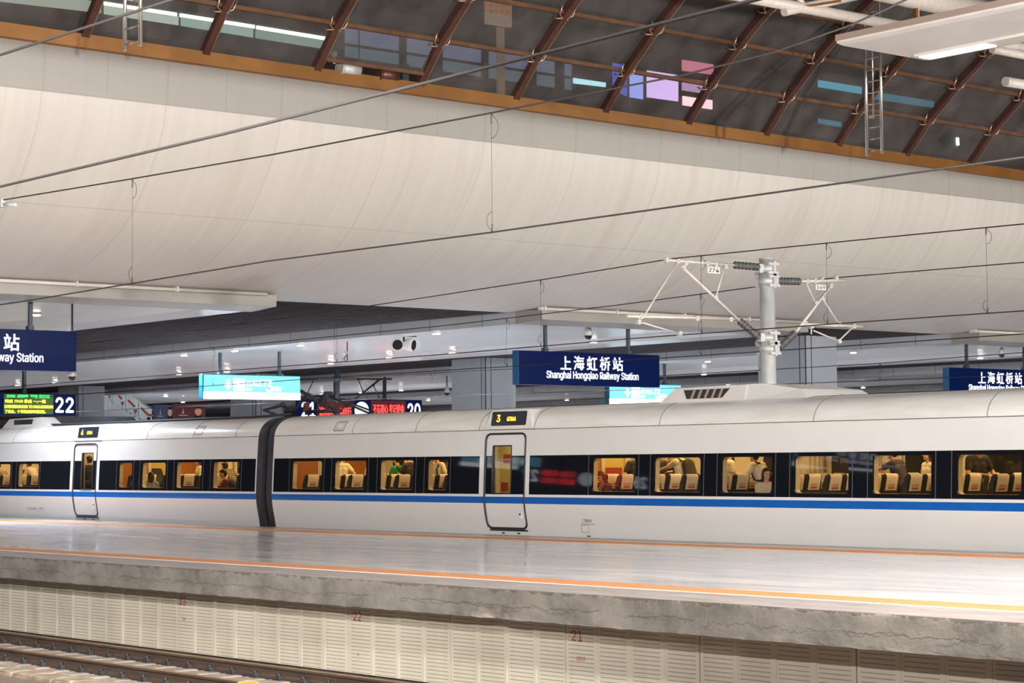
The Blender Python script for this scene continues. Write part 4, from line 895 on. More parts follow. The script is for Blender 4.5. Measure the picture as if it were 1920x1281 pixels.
def poster(label, x0, y0, x1, y1, Xp, bg, skin, em):
    A, B = onX(x0, y0, Xp), onX(x1, y1, Xp); t = thing('lit_poster', label, 'poster', (Xp, (A.y + B.y) / 2, B.z))
    b = MB(); b.box((Xp - 0.2, A.y, 0.0), (Xp, B.y, A.z), 0.02); b.build('light_box', mat('poster_bg', bg, 0.4, emit=bg, es=em), t)
    w_ = B.y - A.y; h = A.z - B.z; c = Vector((Xp + 0.01, A.y + w_ * 0.76, B.z + h * 0.52)); mk = mat('poster_skin', skin, 0.5, emit=skin, es=em * 0.8)
    b = MB(); b.tube([c, c + Vector((0.012, 0, 0))], 1.0, 20)
    for v_ in b.bm.verts: v_.co.y = c.y + (v_.co.y - c.y) * w_ * 0.11; v_.co.z = c.z + (v_.co.z - c.z) * h * 0.30
    b.build('portrait_face', mk, t)
    b = MB(); n_ = 14; b.poly([(Xp + 0.026, c.y + w_ * 0.118 * math.cos(a), c.z + h * (0.03 + 0.31 * math.sin(a))) for a in [math.pi * (0.02 + 0.96 * k / n_) for k in range(n_ + 1)]] + [(Xp + 0.026, c.y - w_ * 0.06, c.z + h * 0.17), (Xp + 0.026, c.y + w_ * 0.06, c.z + h * 0.17)]); b.build('portrait_hair', 'ink', t)
    b = MB(); b.poly([(Xp + 0.012, c.y - w_ * 0.2, B.z - 0.1), (Xp + 0.012, c.y + w_ * 0.2, B.z - 0.1), (Xp + 0.012, c.y + w_ * 0.12, c.z - h * 0.28), (Xp + 0.012, c.y - w_ * 0.12, c.z - h * 0.28)]); b.build('portrait_shoulders', 'ink', t)
    b = MB(); b.poly([(Xp + 0.01, A.y + w_ * 0.22, c.z - h * 0.18), (Xp + 0.01, A.y + w_ * 0.30, c.z - h * 0.18), (Xp + 0.01, A.y + w_ * 0.27, c.z + h * 0.2)]); b.build('emblem', 'plate_white', t)
    b = MB(); b.box((Xp, A.y + w_ * 0.12, c.z - h * 0.32), (Xp + 0.01, A.y + w_ * 0.42, c.z - h * 0.26)); b.build('caption_bar', 'plate_white', t)
poster('navy lit poster with a portrait, left of the maroon one', 291, 759, 327, 787, -106, (0.035, 0.045, 0.085), (0.40, 0.26, 0.20), 0.7)
poster('maroon lit poster with a portrait beside the grey column', 328, 757, 385, 786, -105.6, (0.07, 0.018, 0.02), (0.45, 0.20, 0.13), 0.7)
t = tag(MB().box((-124, onX(150, 790, -124).y - 8, 0), (-122, onX(150, 790, -124).y + 3.5, 3.6)).build('kiosk_wall', mat('kiosk', (0.36, 0.34, 0.40), 0.3)), 'purple grey kiosk wall left of the white staircase', 'wall', kind='structure')
# ================================================================ TRAIN
PR = [(30.27, -1.0), (30.20, -0.5), (30.12, 0.0), (30.098, 0.137), (30.06, 0.32), (30.022, 0.52), (30.0, 0.695), (29.995, 0.77), (29.995, 0.845), (29.998, 0.902), (30.001, 0.975), (30.0105, 1.2), (30.0225, 1.45), (30.0355, 1.69), (30.04, 1.765), (30.055, 2.0), (30.074, 2.267), (30.084, 2.352),
      (30.10, 2.43), (30.135, 2.52), (30.185, 2.60), (30.25, 2.67), (30.335, 2.735), (30.44, 2.787), (30.57, 2.826), (30.75, 2.855), (30.95, 2.872), (31.25, 2.885), (31.65, 2.89)]
YCT = 31.65
def yp(z):
    for (y0, z0), (y1, z1) in zip(PR, PR[1:]):
        if z0 <= z <= z1: return y0 + (y1 - y0) * (z - z0) / (z1 - z0)
    return PR[0][0]
def grid(name, xs, keep, mt, parent, off=0.0, zlo=-2, zhi=9):
    b = MB(); P = [p for p in PR if zlo - 1e-6 <= p[1] <= zhi + 1e-6]; vs_ = {}
    def V(i, j):
        if (i, j) not in vs_: vs_[(i, j)] = b.bm.verts.new((xs[i], P[j][0] + off, P[j][1]))
        return vs_[(i, j)]
    for i in range(len(xs) - 1):
        for j in range(len(P) - 1):
            if keep((xs[i] + xs[i + 1]) / 2, (P[j][1] + P[j + 1][1]) / 2):
                f = b.bm.faces.new((V(i, j), V(i + 1, j), V(i + 1, j + 1), V(i, j + 1))); f.smooth = True
    return b.build(name, mt, parent, recalc=False)
def rrect(xa, xb, za, zb, r, n=5):
    P = []
    for cx_, cz_, a0 in ((xb - r, zb - r, 0), (xa + r, zb - r, 90), (xa + r, za + r, 180), (xb - r, za + r, 270)):
        for k in range(n + 1):
            a = math.radians(a0 + 90 * k / n); P.append((cx_ + r * math.cos(a), cz_ + r * math.sin(a)))
    return P
WZ0, WZ1 = 0.975, 1.69
def rawtext(*a, **k): return text(*a, **k)
_seat = {}
def seat_proto():
    b = MB()
    pf = [(0.02, 0.42), (0.13, 0.42), (0.165, 0.7), (0.21, 1.0), (0.245, 1.115), (0.235, 1.15), (0.195, 1.158), (0.155, 1.13), (0.11, 1.0), (0.05, 0.72)]
    b.prism(pf, -0.225, 0.225, lambda t, p: (p[0], t, p[1])); ed = [e for e in b.bm.edges if abs(e.verts[0].co.y - e.verts[1].co.y) < 1e-5]
    bmesh.ops.bevel(b.bm, geom=ed, offset=0.03, segments=3, affect='EDGES', profile=0.6)
    for f in b.bm.faces: f.smooth = True
    b.box((-0.42, -0.225, 0.30), (0.06, 0.225, 0.44), 0.035); b.box((-0.3, -0.18, 0.0), (-0.1, 0.18, 0.32), 0.02)
    b.box((-0.30, -0.245, 0.58), (0.12, -0.225, 0.64), 0.008)
    bmesh.ops.recalc_face_normals(b.bm, faces=b.bm.faces[:]); me = bpy.data.meshes.new('seat'); b.bm.to_mesh(me); b.bm.free(); me.materials.append(M['seat_fabric'])
    b = MB(); c = [(0.205, 0.86), (0.232, 0.98), (0.262, 1.10), (0.256, 1.155), (0.215, 1.178), (0.155, 1.158), (0.125, 1.09), (0.10, 1.0)]
    b.prism(c, -0.165, 0.165, lambda t, p: (p[0], t, p[1]), closed=False, smooth=True)
    b.mi = 1; b.prism([(0.214, 0.888), (0.222, 0.925)], -0.09, 0.09, lambda t, p: (p[0] + 0.004, t, p[1]), closed=False)
    b.mi = 2; b.prism([(0.227, 0.945), (0.229, 0.955)], -0.09, 0.09, lambda t, p: (p[0] + 0.004, t, p[1]), closed=False); b.prism([(0.232, 0.968), (0.234, 0.978)], -0.09, 0.09, lambda t, p: (p[0] + 0.004, t, p[1]), closed=False)
    bmesh.ops.recalc_face_normals(b.bm, faces=b.bm.faces[:]); mc = bpy.data.meshes.new('headrest_cover'); b.bm.to_mesh(mc); b.bm.free()
    for k in ('seat_cover', 'cover_print', 'cover_grey'): mc.materials.append(M[k])
    return me, mc
SEAT, COVER = seat_proto()
FZ = 0.17
def add_seat(car, x, y):
    o = bpy.data.objects.new('seat', SEAT); COL.objects.link(o); o.parent = car; o.matrix_parent_inverse = pinv(car); o.location = (x, y, FZ)
    c = bpy.data.objects.new('headrest_cover', COVER); COL.objects.link(c); c.parent = o
    return o
def make_car(label, x0, x1, wins, door, bands, dwin, seams, disp, rows, number):
    car = thing('train_car', label, 'train car', ((x0 + x1) / 2, YCT, -1.0))
    xs = sorted(set([x0, x1] + [x for w_ in wins for x in w_] + list(door) + [x for q in bands for x in q] + [x0 + k * 0.5 for k in range(int((x1 - x0) / 0.5))]))
    inw = lambda x: any(a < x < c for a, c in wins)
    isdoor = lambda x, z: door[0] < x < door[1] and 0.137 < z < 2.267
    isband = lambda x, z: 0.902 < z < 1.765 and any(a < x < c for a, c in bands)
    grid('body_shell', xs, lambda x, z: not isdoor(x, z) and not isband(x, z) and not 0.695 < z < 0.845, 'train_white', car, 0, -2, 2.352)
    grid('window_band', xs, lambda x, z: isband(x, z) and not (inw(x) and WZ0 < z < WZ1) and not isdoor(x, z), 'band_black', car, 0, 0.902, 1.765)
    grid('blue_stripe', xs, lambda x, z: not door[0] < x < door[1], 'train_blue', car, 0, 0.695, 0.845)
    grid('roof_panel', xs, lambda x, z: z < 2.858, 'train_roof', car, 0, 2.352)
    grid('roof_top', xs, lambda x, z: True, 'roof_dirt', car, 0, 2.855)
    b = MB(); b.prism([(2 * YCT - p[0], p[1]) for p in PR], x0, x1, XF, closed=False, smooth=True); b.build('far_side_shell', 'train_white', car)
    for x in (x0, x1):
        b = MB(); b.poly([(x, p[0] + 0.02, p[1] - 0.01) for p in PR] + [(x, 2 * YCT - p[0] - 0.02, p[1] - 0.01) for p in reversed(PR[:-1])]); b.build('end_wall', 'rubber', car)
    b = MB(); b.box((x0 + 0.02, 30.2, -0.2), (x1 - 0.02, 33.1, FZ)); b.build('cabin_floor', mat('cabin_floor', (0.2, 0.2, 0.2), 0.6) if 'cabin_floor' not in bpy.data.materials else bpy.data.materials['cabin_floor'], car)
    b = MB(); b.box((x0 + 0.02, 30.2, 2.28), (x1 - 0.02, 33.1, 2.34)); b.build('cabin_ceiling', 'inner_cream', car)
    # inner lining with window openings
    b = MB(); xi = sorted(set([x0 + 0.05, x1 - 0.05] + [x for w_ in wins for x in w_] + list(dwin)))
    for a, c in zip(xi, xi[1:]):
        m_ = (a + c) / 2
        if inw(m_) or dwin[0] < m_ < dwin[1]:
            lo, hi = (WZ0, WZ1) if inw(m_) else (0.91, 1.99)
            b.box((a, 30.13, FZ), (c, 30.15, lo)); b.box((a, 30.13, hi), (c, 30.15, 2.28))
        else: b.box((a, 30.13, FZ), (c, 30.15, 2.28))
    b.build('inner_lining', 'inner_cream', car)
    b = MB(); b.box((x0 + 0.05, 33.12, FZ), (x1 - 0.05, 33.15, 2.28)); b.build('far_lining', 'inner_cream', car)
    for a, c in wins:
        if c - a < 1: continue
        b = MB(); P = rrect(a + 0.15, c - 0.15, WZ0, WZ1 + 0.05, 0.10); b.poly([(x, 33.112, z) for x, z in P]); b.build('far_window', 'dark_glass', car)
    # windows
    for a, c in wins:
        P = rrect(a + 0.004, c - 0.004, WZ0 + 0.004, WZ1 - 0.004, 0.085)
        b = MB(); n = len(P)
        def clampr(p):
            x, z = p; cx_, cz_ = (a + c) / 2, (WZ0 + WZ1) / 2; dx, dz = x - cx_, z - cz_; s = min((c - a) / 2 / max(abs(dx), 1e-6), (WZ1 - WZ0) / 2 / max(abs(dz), 1e-6)); return (cx_ + dx * s, cz_ + dz * s)
        Q = [clampr(p) for p in P]
        for k in range(n):
            k2 = (k + 1) % n
            b.poly([(Q[k][0], yp(Q[k][1]), Q[k][1]), (P[k][0], yp(P[k][1]) + 0.004, P[k][1]), (P[k2][0], yp(P[k2][1]) + 0.004, P[k2][1]), (Q[k2][0], yp(Q[k2][1]), Q[k2][1])])
            b.poly([(P[k][0], yp(P[k][1]) + 0.004, P[k][1]), (P[k][0], yp(P[k][1]) + 0.03, P[k][1]), (P[k2][0], yp(P[k2][1]) + 0.03, P[k2][1]), (P[k2][0], yp(P[k2][1]) + 0.004, P[k2][1])])
        wf = b.build('window_frame', 'band_black', car)
        b = MB(); P2 = rrect(a + 0.01, c - 0.01, WZ0 + 0.01, WZ1 - 0.01, 0.08)
        b.prism(P2, 0.03, 0.15, lambda t, p: (p[0], yp(p[1]) + t, p[1]), cap=False, smooth=True); b.build('window_reveal', 'inner_cream', wf)
        zz = [WZ0 + 0.002, 1.2, 1.45, WZ1 - 0.002]; b = MB()
        for z0_, z1_ in zip(zz, zz[1:]): b.poly([(a + 0.003, yp(z0_) + 0.012, z0_), (c - 0.003, yp(z0_) + 0.012, z0_), (c - 0.003, yp(z1_) + 0.012, z1_), (a + 0.003, yp(z1_) + 0.012, z1_)])
        b.build('window_pane', 'pane', wf, recalc=False)
    for a, c in wins:
        for x in (a - 0.12, c + 0.10):
            if any(q0 + 0.05 < x < q1 - 0.05 for q0, q1 in bands): b = MB(); b.prism([(yp(z) - 0.003, z) for z in (0.905, 1.2, 1.5, 1.762)] + [(yp(z) + 0.01, z) for z in (1.762, 1.5, 1.2, 0.905)], x - 0.008, x + 0.008, XF); b.build('glazing_joint', 'band_joint', car)
    # door
    d0, d1 = door; xsd = [d0 + 0.03, dwin[0], (dwin[0] + dwin[1]) / 2, dwin[1], d1 - 0.03]
    PRs = PR[:]; 
    global_ = [p for p in PR]
    dd = bpy.data.objects.new('door', None); COL.objects.link(dd); dd.parent = car; dd.matrix_parent_inverse = pinv(car); dd.location = ((d0 + d1) / 2, 30.0, 0.137)
    def ins(zs):
        for z in zs:
            if not any(abs(p[1] - z) < 1e-4 for p in PR):
                k = next(i for i, p in enumerate(PR) if p[1] > z); PR.insert(k, (yp(z), z))
    ins((0.913, 1.992))
    indw = lambda x, z: dwin[0] < x < dwin[1] and 0.913 < z < 1.992
    grid('door_leaf', xsd, lambda x, z: z > 1.765 and not indw(x, z), 'train_white', dd, 0.014, 1.765, 2.267); grid('door_leaf', xsd, lambda x, z: True, 'train_white', dd, 0.014, 0.137, 0.695); grid('door_trim', xsd, lambda x, z: True, 'train_white', dd, 0.014, 0.845, 0.902)
    grid('door_band', xsd, lambda x, z: not indw(x, z), 'band_black', dd, 0.014, 0.902, 1.765)
    grid('door_stripe', xsd, lambda x, z: True, 'train_blue', dd, 0.014, 0.695, 0.845)
    PR[:] = PRs
    b = MB()
    zz = [0.915, 1.3, 1.7, 1.99]
    for z0_, z1_ in zip(zz, zz[1:]): b.poly([(dwin[0], yp(z0_) + 0.03, z0_), (dwin[1], yp(z0_) + 0.03, z0_), (dwin[1], yp(z1_) + 0.03, z1_), (dwin[0], yp(z1_) + 0.03, z1_)])
    b.build('door_window', 'pane', dd, recalc=False)
    b = MB(); b.tube([(x, yp(z) + 0.012, z) for x, z in [(dwin[0], 0.915), (dwin[0], 1.3), (dwin[0], 1.7), (dwin[0], 1.99), (dwin[1], 1.99), (dwin[1], 1.7), (dwin[1], 1.3), (dwin[1], 0.915), (dwin[0], 0.915)]], 0.018, 6); b.build('door_window_frame', 'rubber', dd)
    P = rrect(d0 + 0.02, d1 - 0.02, 0.137, 2.262, 0.16, 8)
    PP = []
    for (xa, za), (xb, zb_) in zip(P, P[1:] + P[:1]):
        k = max(1, int(math.hypot(xb - xa, zb_ - za) / 0.12))
        for q in range(k): PP.append((xa + (xb - xa) * q / k, za + (zb_ - za) * q / k))
    PP.append(PP[0]); b = MB(); b.tube([(x, yp(z) + 0.006, z) for x, z in PP], 0.026, 8, cap=False); b.build('door_gasket', 'rubber', dd)
    for k, (xa, za) in enumerate(((d0 + 0.02, 2.262), (d1 - 0.02, 2.262), (d0 + 0.02, 0.137), (d1 - 0.02, 0.137))):
        sx = 1 if k % 2 == 0 else -1; sz = -1 if k < 2 else 1; ring = rrect(0, 0.32, 0, 0.32, 0.16, 8)
        arc = [(xa + sx * 0.16 - sx * 0.16 * math.cos(t), za + sz * 0.16 - sz * 0.16 * math.sin(t)) for t in [math.pi / 2 * q / 8 for q in range(9)]]
        b = MB(); b.poly([(x, yp(z) + 0.008, z) for x, z in [(xa - sx * 0.02, za - sz * 0.004)] + arc]); b.build('door_corner', 'train_white', dd)
    b = MB(); hx = d1 - 0.22; b.box((hx - 0.05, yp(0.42) - 0.004, 0.36), (hx + 0.05, yp(0.42) + 0.05, 0.50), 0.008); h = b.build('door_handle', 'plate_white', dd)
    b = MB(); b.box((hx - 0.02, yp(0.44) - 0.012, 0.44), (hx + 0.03, yp(0.44) + 0.02, 0.48)); b.build('latch', 'ink', h)
    b = MB(); b.box((d0 + 0.12, yp(0.1) - 0.035, 0.08), (d1 - 0.02, yp(0.1) + 0.03, 0.115), 0.008); b.build('door_step', 'rubber', car)
    for fx in (0.35, 0.72): b = MB(); b.box((d0 + (d1 - d0) * fx, yp(0.03) - 0.006, 0.015), (d0 + (d1 - d0) * fx + 0.1, yp(0.03) + 0.03, 0.045)); b.build('step_bolt', 'ink', car)
    # seams
    b = MB(); b.box((x0 + 0.02, yp(2.352) - 0.004, 2.345), (x1 - 0.02, yp(2.352) + 0.02, 2.358)); b.build('roof_groove', 'ink', car)
    for x in seams:
        b = MB(); b.tube([(x, p[0] + 0.001, p[1] + 0.001) for p in PR if 2.352 <= p[1] < 2.88], 0.0085, 6); b.build('roof_seam', 'seam', car)
    # destination display
    a, c = disp; pa, pc = yp(2.43) - 0.035, yp(2.40) - 0.02
    def hp(x, z, o=0.0): # housing plane
        t = (z - 2.36) / (2.78 - 2.36); return (x, 30.055 + t * 0.075 + o, z)
    b = MB(); V0 = [hp(a - 0.22, 2.365), hp(c + 0.25, 2.365), hp(c + 0.06, 2.80), hp(a - 0.03, 2.80)]; V1 = [(v_[0], v_[1] + 0.5, v_[2]) for v_ in V0]
    b.poly(V0); [b.poly([V0[k], V0[(k + 1) % 4], V1[(k + 1) % 4], V1[k]]) for k in range(4)]; hs = b.build('display_housing', 'train_roof', car)
    b = MB(); P = rrect(a, c, 2.445, 2.765, 0.03, 3); P0 = [hp(x, z, -0.008) for x, z in P]; b.poly(P0)
    for k in range(len(P0)): b.poly([P0[k], P0[(k + 1) % len(P0)], hp(*P[(k + 1) % len(P)], 0.05), hp(*P[k], 0.05)])
    ds = b.build('display_screen', 'display_glass', hs)
    up_ = Vector(hp(0, 1)) - Vector(hp(0, 0))
    text('led_text', number, hp(a + 0.20, 2.53, -0.014), RX, up_, 0.16, 'led_amber', ds, width=0.11, bold=0.012, depth=0.003)
    text('led_text', 'G7064', hp(a + 0.57, 2.545, -0.014), RX, up_, 0.095, 'led_amber', ds, width=0.30, bold=0.012, depth=0.003)
    # cabin lamps
    for k in range(3):
        x = x0 + (x1 - x0) * (k + 0.5) / 3
        b = MB(); b.box((x - 3.5, 31.55, 2.25), (x + 3.5, 31.75, 2.285)); b.build('cabin_lamp', 'train_lamp', car)
        lamp('lamp_light', 'AREA', (x, 31.65, 2.23), CABW, AMBER, car, (0, 0, 0), 6.5, 1.6)
    for r_ in rows:
        for y in (30.42, 30.90, 32.22, 32.72):
            if y < 31 and any(-0.35 < r_ - sx_ < lim for sx_, lim in SKIP if y < 30.6 or lim > 0.6): continue
            add_seat(car, r_, y)
    return car
CABW = 100
SKIP = [(onY(px, 885, 30.5).x, lim) for px, lim in ((283, 0.62), (421, 0.62), (1137, 0.45), (1436, 0.6))]
gx0, gx1 = -47.06, -46.30
wl = [(-62.9, -61.39), (-60.85, -59.46), (-54.44, -53.665), (-53.10, -51.77), (-51.19, -49.85), (-49.26, -47.91)]
carL = make_car('white train car with a blue stripe left of the dark gangway', -72.5, gx0, wl, (-57.22, -55.76), [(-72.4, -57.40), (-55.60, gx0 - 0.06)], (-56.72, -56.02), [-68, -64, -61.33, -58.18 + 0.02, -55.2, -52.94, -50.39 - 0.0, -48.2], (-57.02, -55.79),
                [-54.35 + 0.98 * k for k in range(7)] + [-63.6 + 0.98 * k for k in range(6)], '4')
wr = [(-45.39, -44.04), (-43.485, -42.125), (-41.545, -40.19), (-39.64, -38.86), (-33.80, -32.445), (-31.875, -30.515), (-29.92, -28.54), (-27.945, -26.57), (-25.98, -24.60), (-24.02, -22.62)]
carR = make_car('white train car with a blue stripe and amber number 3, right of the dark gangway', gx1, -20.6, wr, (-37.50, -36.04), [(gx1 + 0.06, -37.68), (-35.90, -20.7)], (-37.22, -36.56), [-42.80, -40.18, -37.75, -35.80, -31.77, -27.49, -23.38], (-37.30, -36.07),
                [-45.25 + 0.98 * k for k in range(7)] + [-34.35 + 0.98 * k for k in range(14)], '3')
# gangway
g = thing('gangway', 'dark rubber gangway fairing joining the two white train cars', 'gangway', ((gx0 + gx1) / 2, YCT, -0.9))
def shell(nm, xa, xb, off, mt):
    b = MB(); pf = [(p[0] + off, p[1] - off * 0.6) for p in PR]; pf += [(2 * YCT - p[0], p[1]) for p in reversed(pf[:-1])]; b.prism(pf, xa, xb, XF, smooth=False); return b.build(nm, mt, g)
shell('fairing', gx0 + 0.005, gx0 + 0.27, 0.0, 'rubber'); shell('fairing', gx1 - 0.27, gx1 - 0.005, 0.0, 'rubber')
shell('bellows', gx0 + 0.28, gx1 - 0.28, 0.16, 'ink')
# interior partitions (parts of their car)
def part_box(nm, lo, hi, mt, car): b = MB(); b.box(lo, hi); return b.build(nm, mt, car)
for car, X, kind in ((carR, gx1 + 0.12, 'end'), (carR, -35.0, 'mid'), (carR, -38.35, 'plain'), (carL, -55.05, 'mid2'), (carL, -58.0, 'plain'), (carL, gx0 - 0.15, 'plain')):
    if kind == 'plain':
        part_box('partition', (X, 30.2, FZ), (X + 0.04, 31.25, 2.28), 'inner_cream', car); part_box('partition', (X, 32.05, FZ), (X + 0.04, 33.1, 2.28), 'inner_cream', car); continue
    part_box('partition', (X, 30.2, FZ), (X + 0.05, 31.32, 2.28), 'wood', car); part_box('partition', (X, 32.15, FZ), (X + 0.05, 33.1, 2.28), 'wood' if kind != 'mid' else 'inner_cream', car)
    part_box('partition_post', (X, 31.30, FZ), (X + 0.08, 31.40, 2.28), 'inner_cream', car); part_box('partition_post', (X, 32.07, FZ), (X + 0.08, 32.17, 2.28), 'inner_cream', car)
    if kind == 'end': part_box('sliding_door', (X - 0.03, 31.38, FZ), (X - 0.01, 32.10, 2.28), 'inner_cream', car)
    if kind == 'mid': part_box('sliding_door', (X - 0.06, 31.38, FZ), (X - 0.03, 32.10, 2.28), 'yellow_panel', car); part_box('red_notice', (X - 0.03, 31.40, 1.30), (X - 0.02, 32.0, 1.48), 'red_ink', car)
    if kind == 'mid2': part_box('sliding_door', (X - 0.06, 31.38, FZ), (X - 0.03, 32.10, 2.28), 'yellow_panel', car)
for car, xa, xb in ((carR, -38.2, -35.7), (carL, -57.9, -55.4)):
    part_box('vestibule_cupboard', (xa, 31.05, FZ), (xb, 31.1, 2.28), 'yellow_panel', car)
    if car is carR:
        part_box('red_notice', (-38.05, 31.035, 1.60), (-37.80, 31.05, 1.80), 'red_ink', car); part_box('grey_notice', (-37.7, 31.035, 1.66), (-37.55, 31.05, 1.74), 'cover_grey', car); part_box('grey_notice', (-37.7, 31.035, 1.28), (-37.55, 31.05, 1.36), 'cover_grey', car); part_box('red_panel', (-38.15, 31.035, 0.95), (-37.9, 31.05, 1.15), 'red_ink', car)
    lamp('lamp_light', 'AREA', ((xa + xb) / 2, 30.6, 2.25), 10, (1.0, 0.85, 0.5), car, (0, 0, 0), 1.5, 0.4)
# curtains and wall pillars seen through the windows
for car, X in ((carL, -53.6), (carL, -51.3), (carR, -44.6), (carR, -30.4), (carR, -28.3)):
    b = MB(); b.prism([(33.10 - 0.03 * (k % 2), 0.9) for k in range(2)] , 0, 0, XF, closed=False) if False else None
    for k in range(7): b.tube([(X + k * 0.07, 33.07 - 0.02 * (k % 2), 0.95), (X + k * 0.07, 33.07 - 0.02 * (k % 2), 1.95)], 0.042, 8)
    b.build('curtain', 'inner_cream', car)
# hatches on the roof shoulder, markings
for car, (px, py) in ((carL, (375, 808)), (carR, (639, 800))):
    p = onY(px, py, 30.17); b = MB(); X = p.x
    P = [(X - 0.21, 2.44), (X + 0.21, 2.44), (X + 0.21, 2.665), (X - 0.21, 2.665)]
    b.tube([(x, yp(z) - 0.002, z) for x, z in [P[0], P[1], (X + 0.21, 2.52), (X + 0.21, 2.6), P[2], P[3], (X - 0.21, 2.6), (X - 0.21, 2.52), P[0]]], 0.011, 6); h = b.build('roof_hatch', 'seam', car)
    b = MB(); b.tube([(x, yp(z) - 0.002, z) for x, z in [(X - 0.13, 2.48), (X + 0.13, 2.48), (X + 0.13, 2.55), (X + 0.13, 2.625), (X - 0.13, 2.625), (X - 0.13, 2.55), (X - 0.13, 2.48)]], 0.007, 6); b.build('hatch_lid', 'cover_grey', h)
def side_text(s, px, py, h, wpx, mt, car):
    p = onY(px, py, 30.06); q = onY(px + wpx, py, 30.06); y = yp(p.z); z = p.z
    up_ = Vector((0, yp(z + 0.05) - yp(z), 0.05)); text('marking', s, (p.x, y - 0.004, z), RX, up_, h, mt, car, width=q.x - p.x, depth=0.001)
side_text('二等座车', 1092, 979.5, 0.075, 19, 'ink_grey', carR); side_text('Second Class Coach', 1090.5, 983.6, 0.028, 24, 'ink_grey', carR)
side_text('ZE 196604', 52, 956, 0.085, 17, 'ink_grey', carL); side_text('二等座车', 72, 955, 0.06, 10, 'ink_grey', carL); side_text('Second Class', 72, 958, 0.02, 12, 'ink_grey', carL)
for (px, py, car, wd, hh) in ((1092, 998, carR, 0.24, 0.15), (1100, 1009, carR, 0.12, 0.03)):
    p = onY(px, py, 30.11); b = MB(); z = max(p.z, 0.005)
    if hh > 0.1:
        b.tube([(p.x, yp(z) - 0.002, z), (p.x + wd, yp(z) - 0.002, z), (p.x + wd, yp(z + hh) - 0.002, z + hh), (p.x, yp(z + hh) - 0.002, z + hh), (p.x, yp(z) - 0.002, z)], 0.005, 6); b.ell((p.x + wd * 0.8, yp(z + 0.07), z + 0.07), (0.012, 0.012, 0.012)); b.build('service_flap', 'cover_grey', car)
    else: b.box((p.x, yp(z) - 0.004, z), (p.x + wd, yp(z) + 0.02, z + hh)); b.build('vent_slot', 'ink', car)
# roof fairing with louvred intake (right car)
fp = lambda x, y: onY(x, y, 30.62)
A, B, C_, D, E_ = fp(1236, 750), fp(1262, 728), fp(1395, 722), fp(1412, 722), fp(1518, 738)
zb0 = 2.80
fa = bpy.data.objects.new('roof_fairing', None); COL.objects.link(fa); fa.parent = carR; fa.matrix_parent_inverse = pinv(carR); fa.location = (C_.x, 31.2, zb0)
b = MB(); zt = (B.z + C_.z) / 2
b.prism([(A.x, zb0), (B.x, zt), (C_.x, zt + 0.01), (C_.x + 0.02, zb0)], 30.58, 32.7, lambda t, p: (p[0], t + (0.12 if p[1] > zb0 + 0.1 else 0) * (1 if t < 31 else -1), p[1])); b.build('intake_box', 'white_paint', fa)
b = MB(); b.prism([(C_.x + 0.03, zb0), (C_.x + 0.01, zt + 0.02), (D.x + 0.1, zt + 0.02), (E_.x - 0.35, zt - 0.12), (E_.x, zb0)], 30.60, 32.7, lambda t, p: (p[0], t + (0.15 if p[1] > zb0 + 0.1 else 0) * (1 if t < 31 else -1), p[1])); b.build('tapered_cover', 'train_white', fa)
V0, V1 = fp(1278, 727), fp(1362, 740)
b = MB(); za, zb_ = zb0 + 0.10, zt - 0.05
yq = lambda z: 30.58 + 0.12 * (z - zb0) / (zt - zb0)
b.poly([(V0.x + 0.15, yq(za) - 0.004, za), (V1.x - 0.12, yq(za) - 0.004, za), (V1.x + 0.05, yq(zb_) - 0.004, zb_), (V0.x, yq(zb_) - 0.004, zb_)]); b.build('intake_opening', 'ink', fa)
for k in range(1, 6):
    x = V0.x + 0.1 + (V1.x - V0.x - 0.1) * k / 6; b = MB(); b.beam((x, yq(za) - 0.01, za), (x + 0.04, yq(zb_) - 0.01, zb_), 0.05, 0.03, (0, 1, 0)); b.build('intake_slat', 'cover_grey', fa)
b = MB(); b.box((A.x - 0.1, 30.585, 2.77), (E_.x - 0.3, 32.6, 2.805)); b.build('fairing_base', 'rubber', fa)
# roof fairing and dark equipment on the left car
fp = lambda x, y: onY(x, y, 30.75)
A, B = fp(5, 801), fp(92, 795); zt = fp(40, 785).z
fb = bpy.data.objects.new('roof_fairing', None); COL.objects.link(fb); fb.parent = carL; fb.matrix_parent_inverse = pinv(carL); fb.location = (A.x, 31.2, 2.85)
b = MB(); b.prism([(A.x, 2.84), (A.x + 0.35, zt), (fp(72, 790).x, zt + 0.02), (B.x, 2.84)], 30.72, 32.5, lambda t, p: (p[0], t + (0.1 if p[1] > 2.95 and t < 31 else 0), p[1])); b.build('intake_box', 'white_paint', fb)
b = MB(); b.box((fp(26, 790).x, 30.755, 2.93), (fp(60, 790).x, 30.80, zt - 0.04)); b.build('intake_opening', 'ink', fb)
b = MB(); b.prism([(B.x - 1.2, 2.84), (B.x - 1.1, zt + 0.02), (fp(160, 785).x, zt - 0.02), (fp(172, 790).x, 2.84)], 31.3, 32.4, lambda t, p: (p[0], t, p[1])); b.build('equipment_box', 'rubber', fb)
b = MB()
pts = [onY(x, y, 30.95) for x, y in ((0, 800), (90, 796), (170, 790), (290, 783), (400, 777.5), (470, 774))]
for q, c in zip(pts, pts[1:]): pass
pts = [Vector((p.x, 30.95, 2.905 + 0.012 * math.sin(i * 2.2))) for i, p in enumerate(pts)] + [Vector((-46.9, 31.0, 2.94))]
b.tube(pts, 0.035, 8); b.build('roof_cable', 'ink', carL)
cab = MB(); pp = [(-46.9, 31.0, 2.94), (-46.75, 31.05, 2.98)] + [tuple(onY(x, y, 31.1)) for x, y in ((495, 769), (515, 764), (530, 759.5))]; cab.tube([(-47.6, 31.0, 2.93)] + pp[2:], 0.045, 8); 
c = onY(531, 759.5, 31.1); cab.ell(c, (0.09, 0.07, 0.07)); cab.build('roof_cable', 'ink', carL)
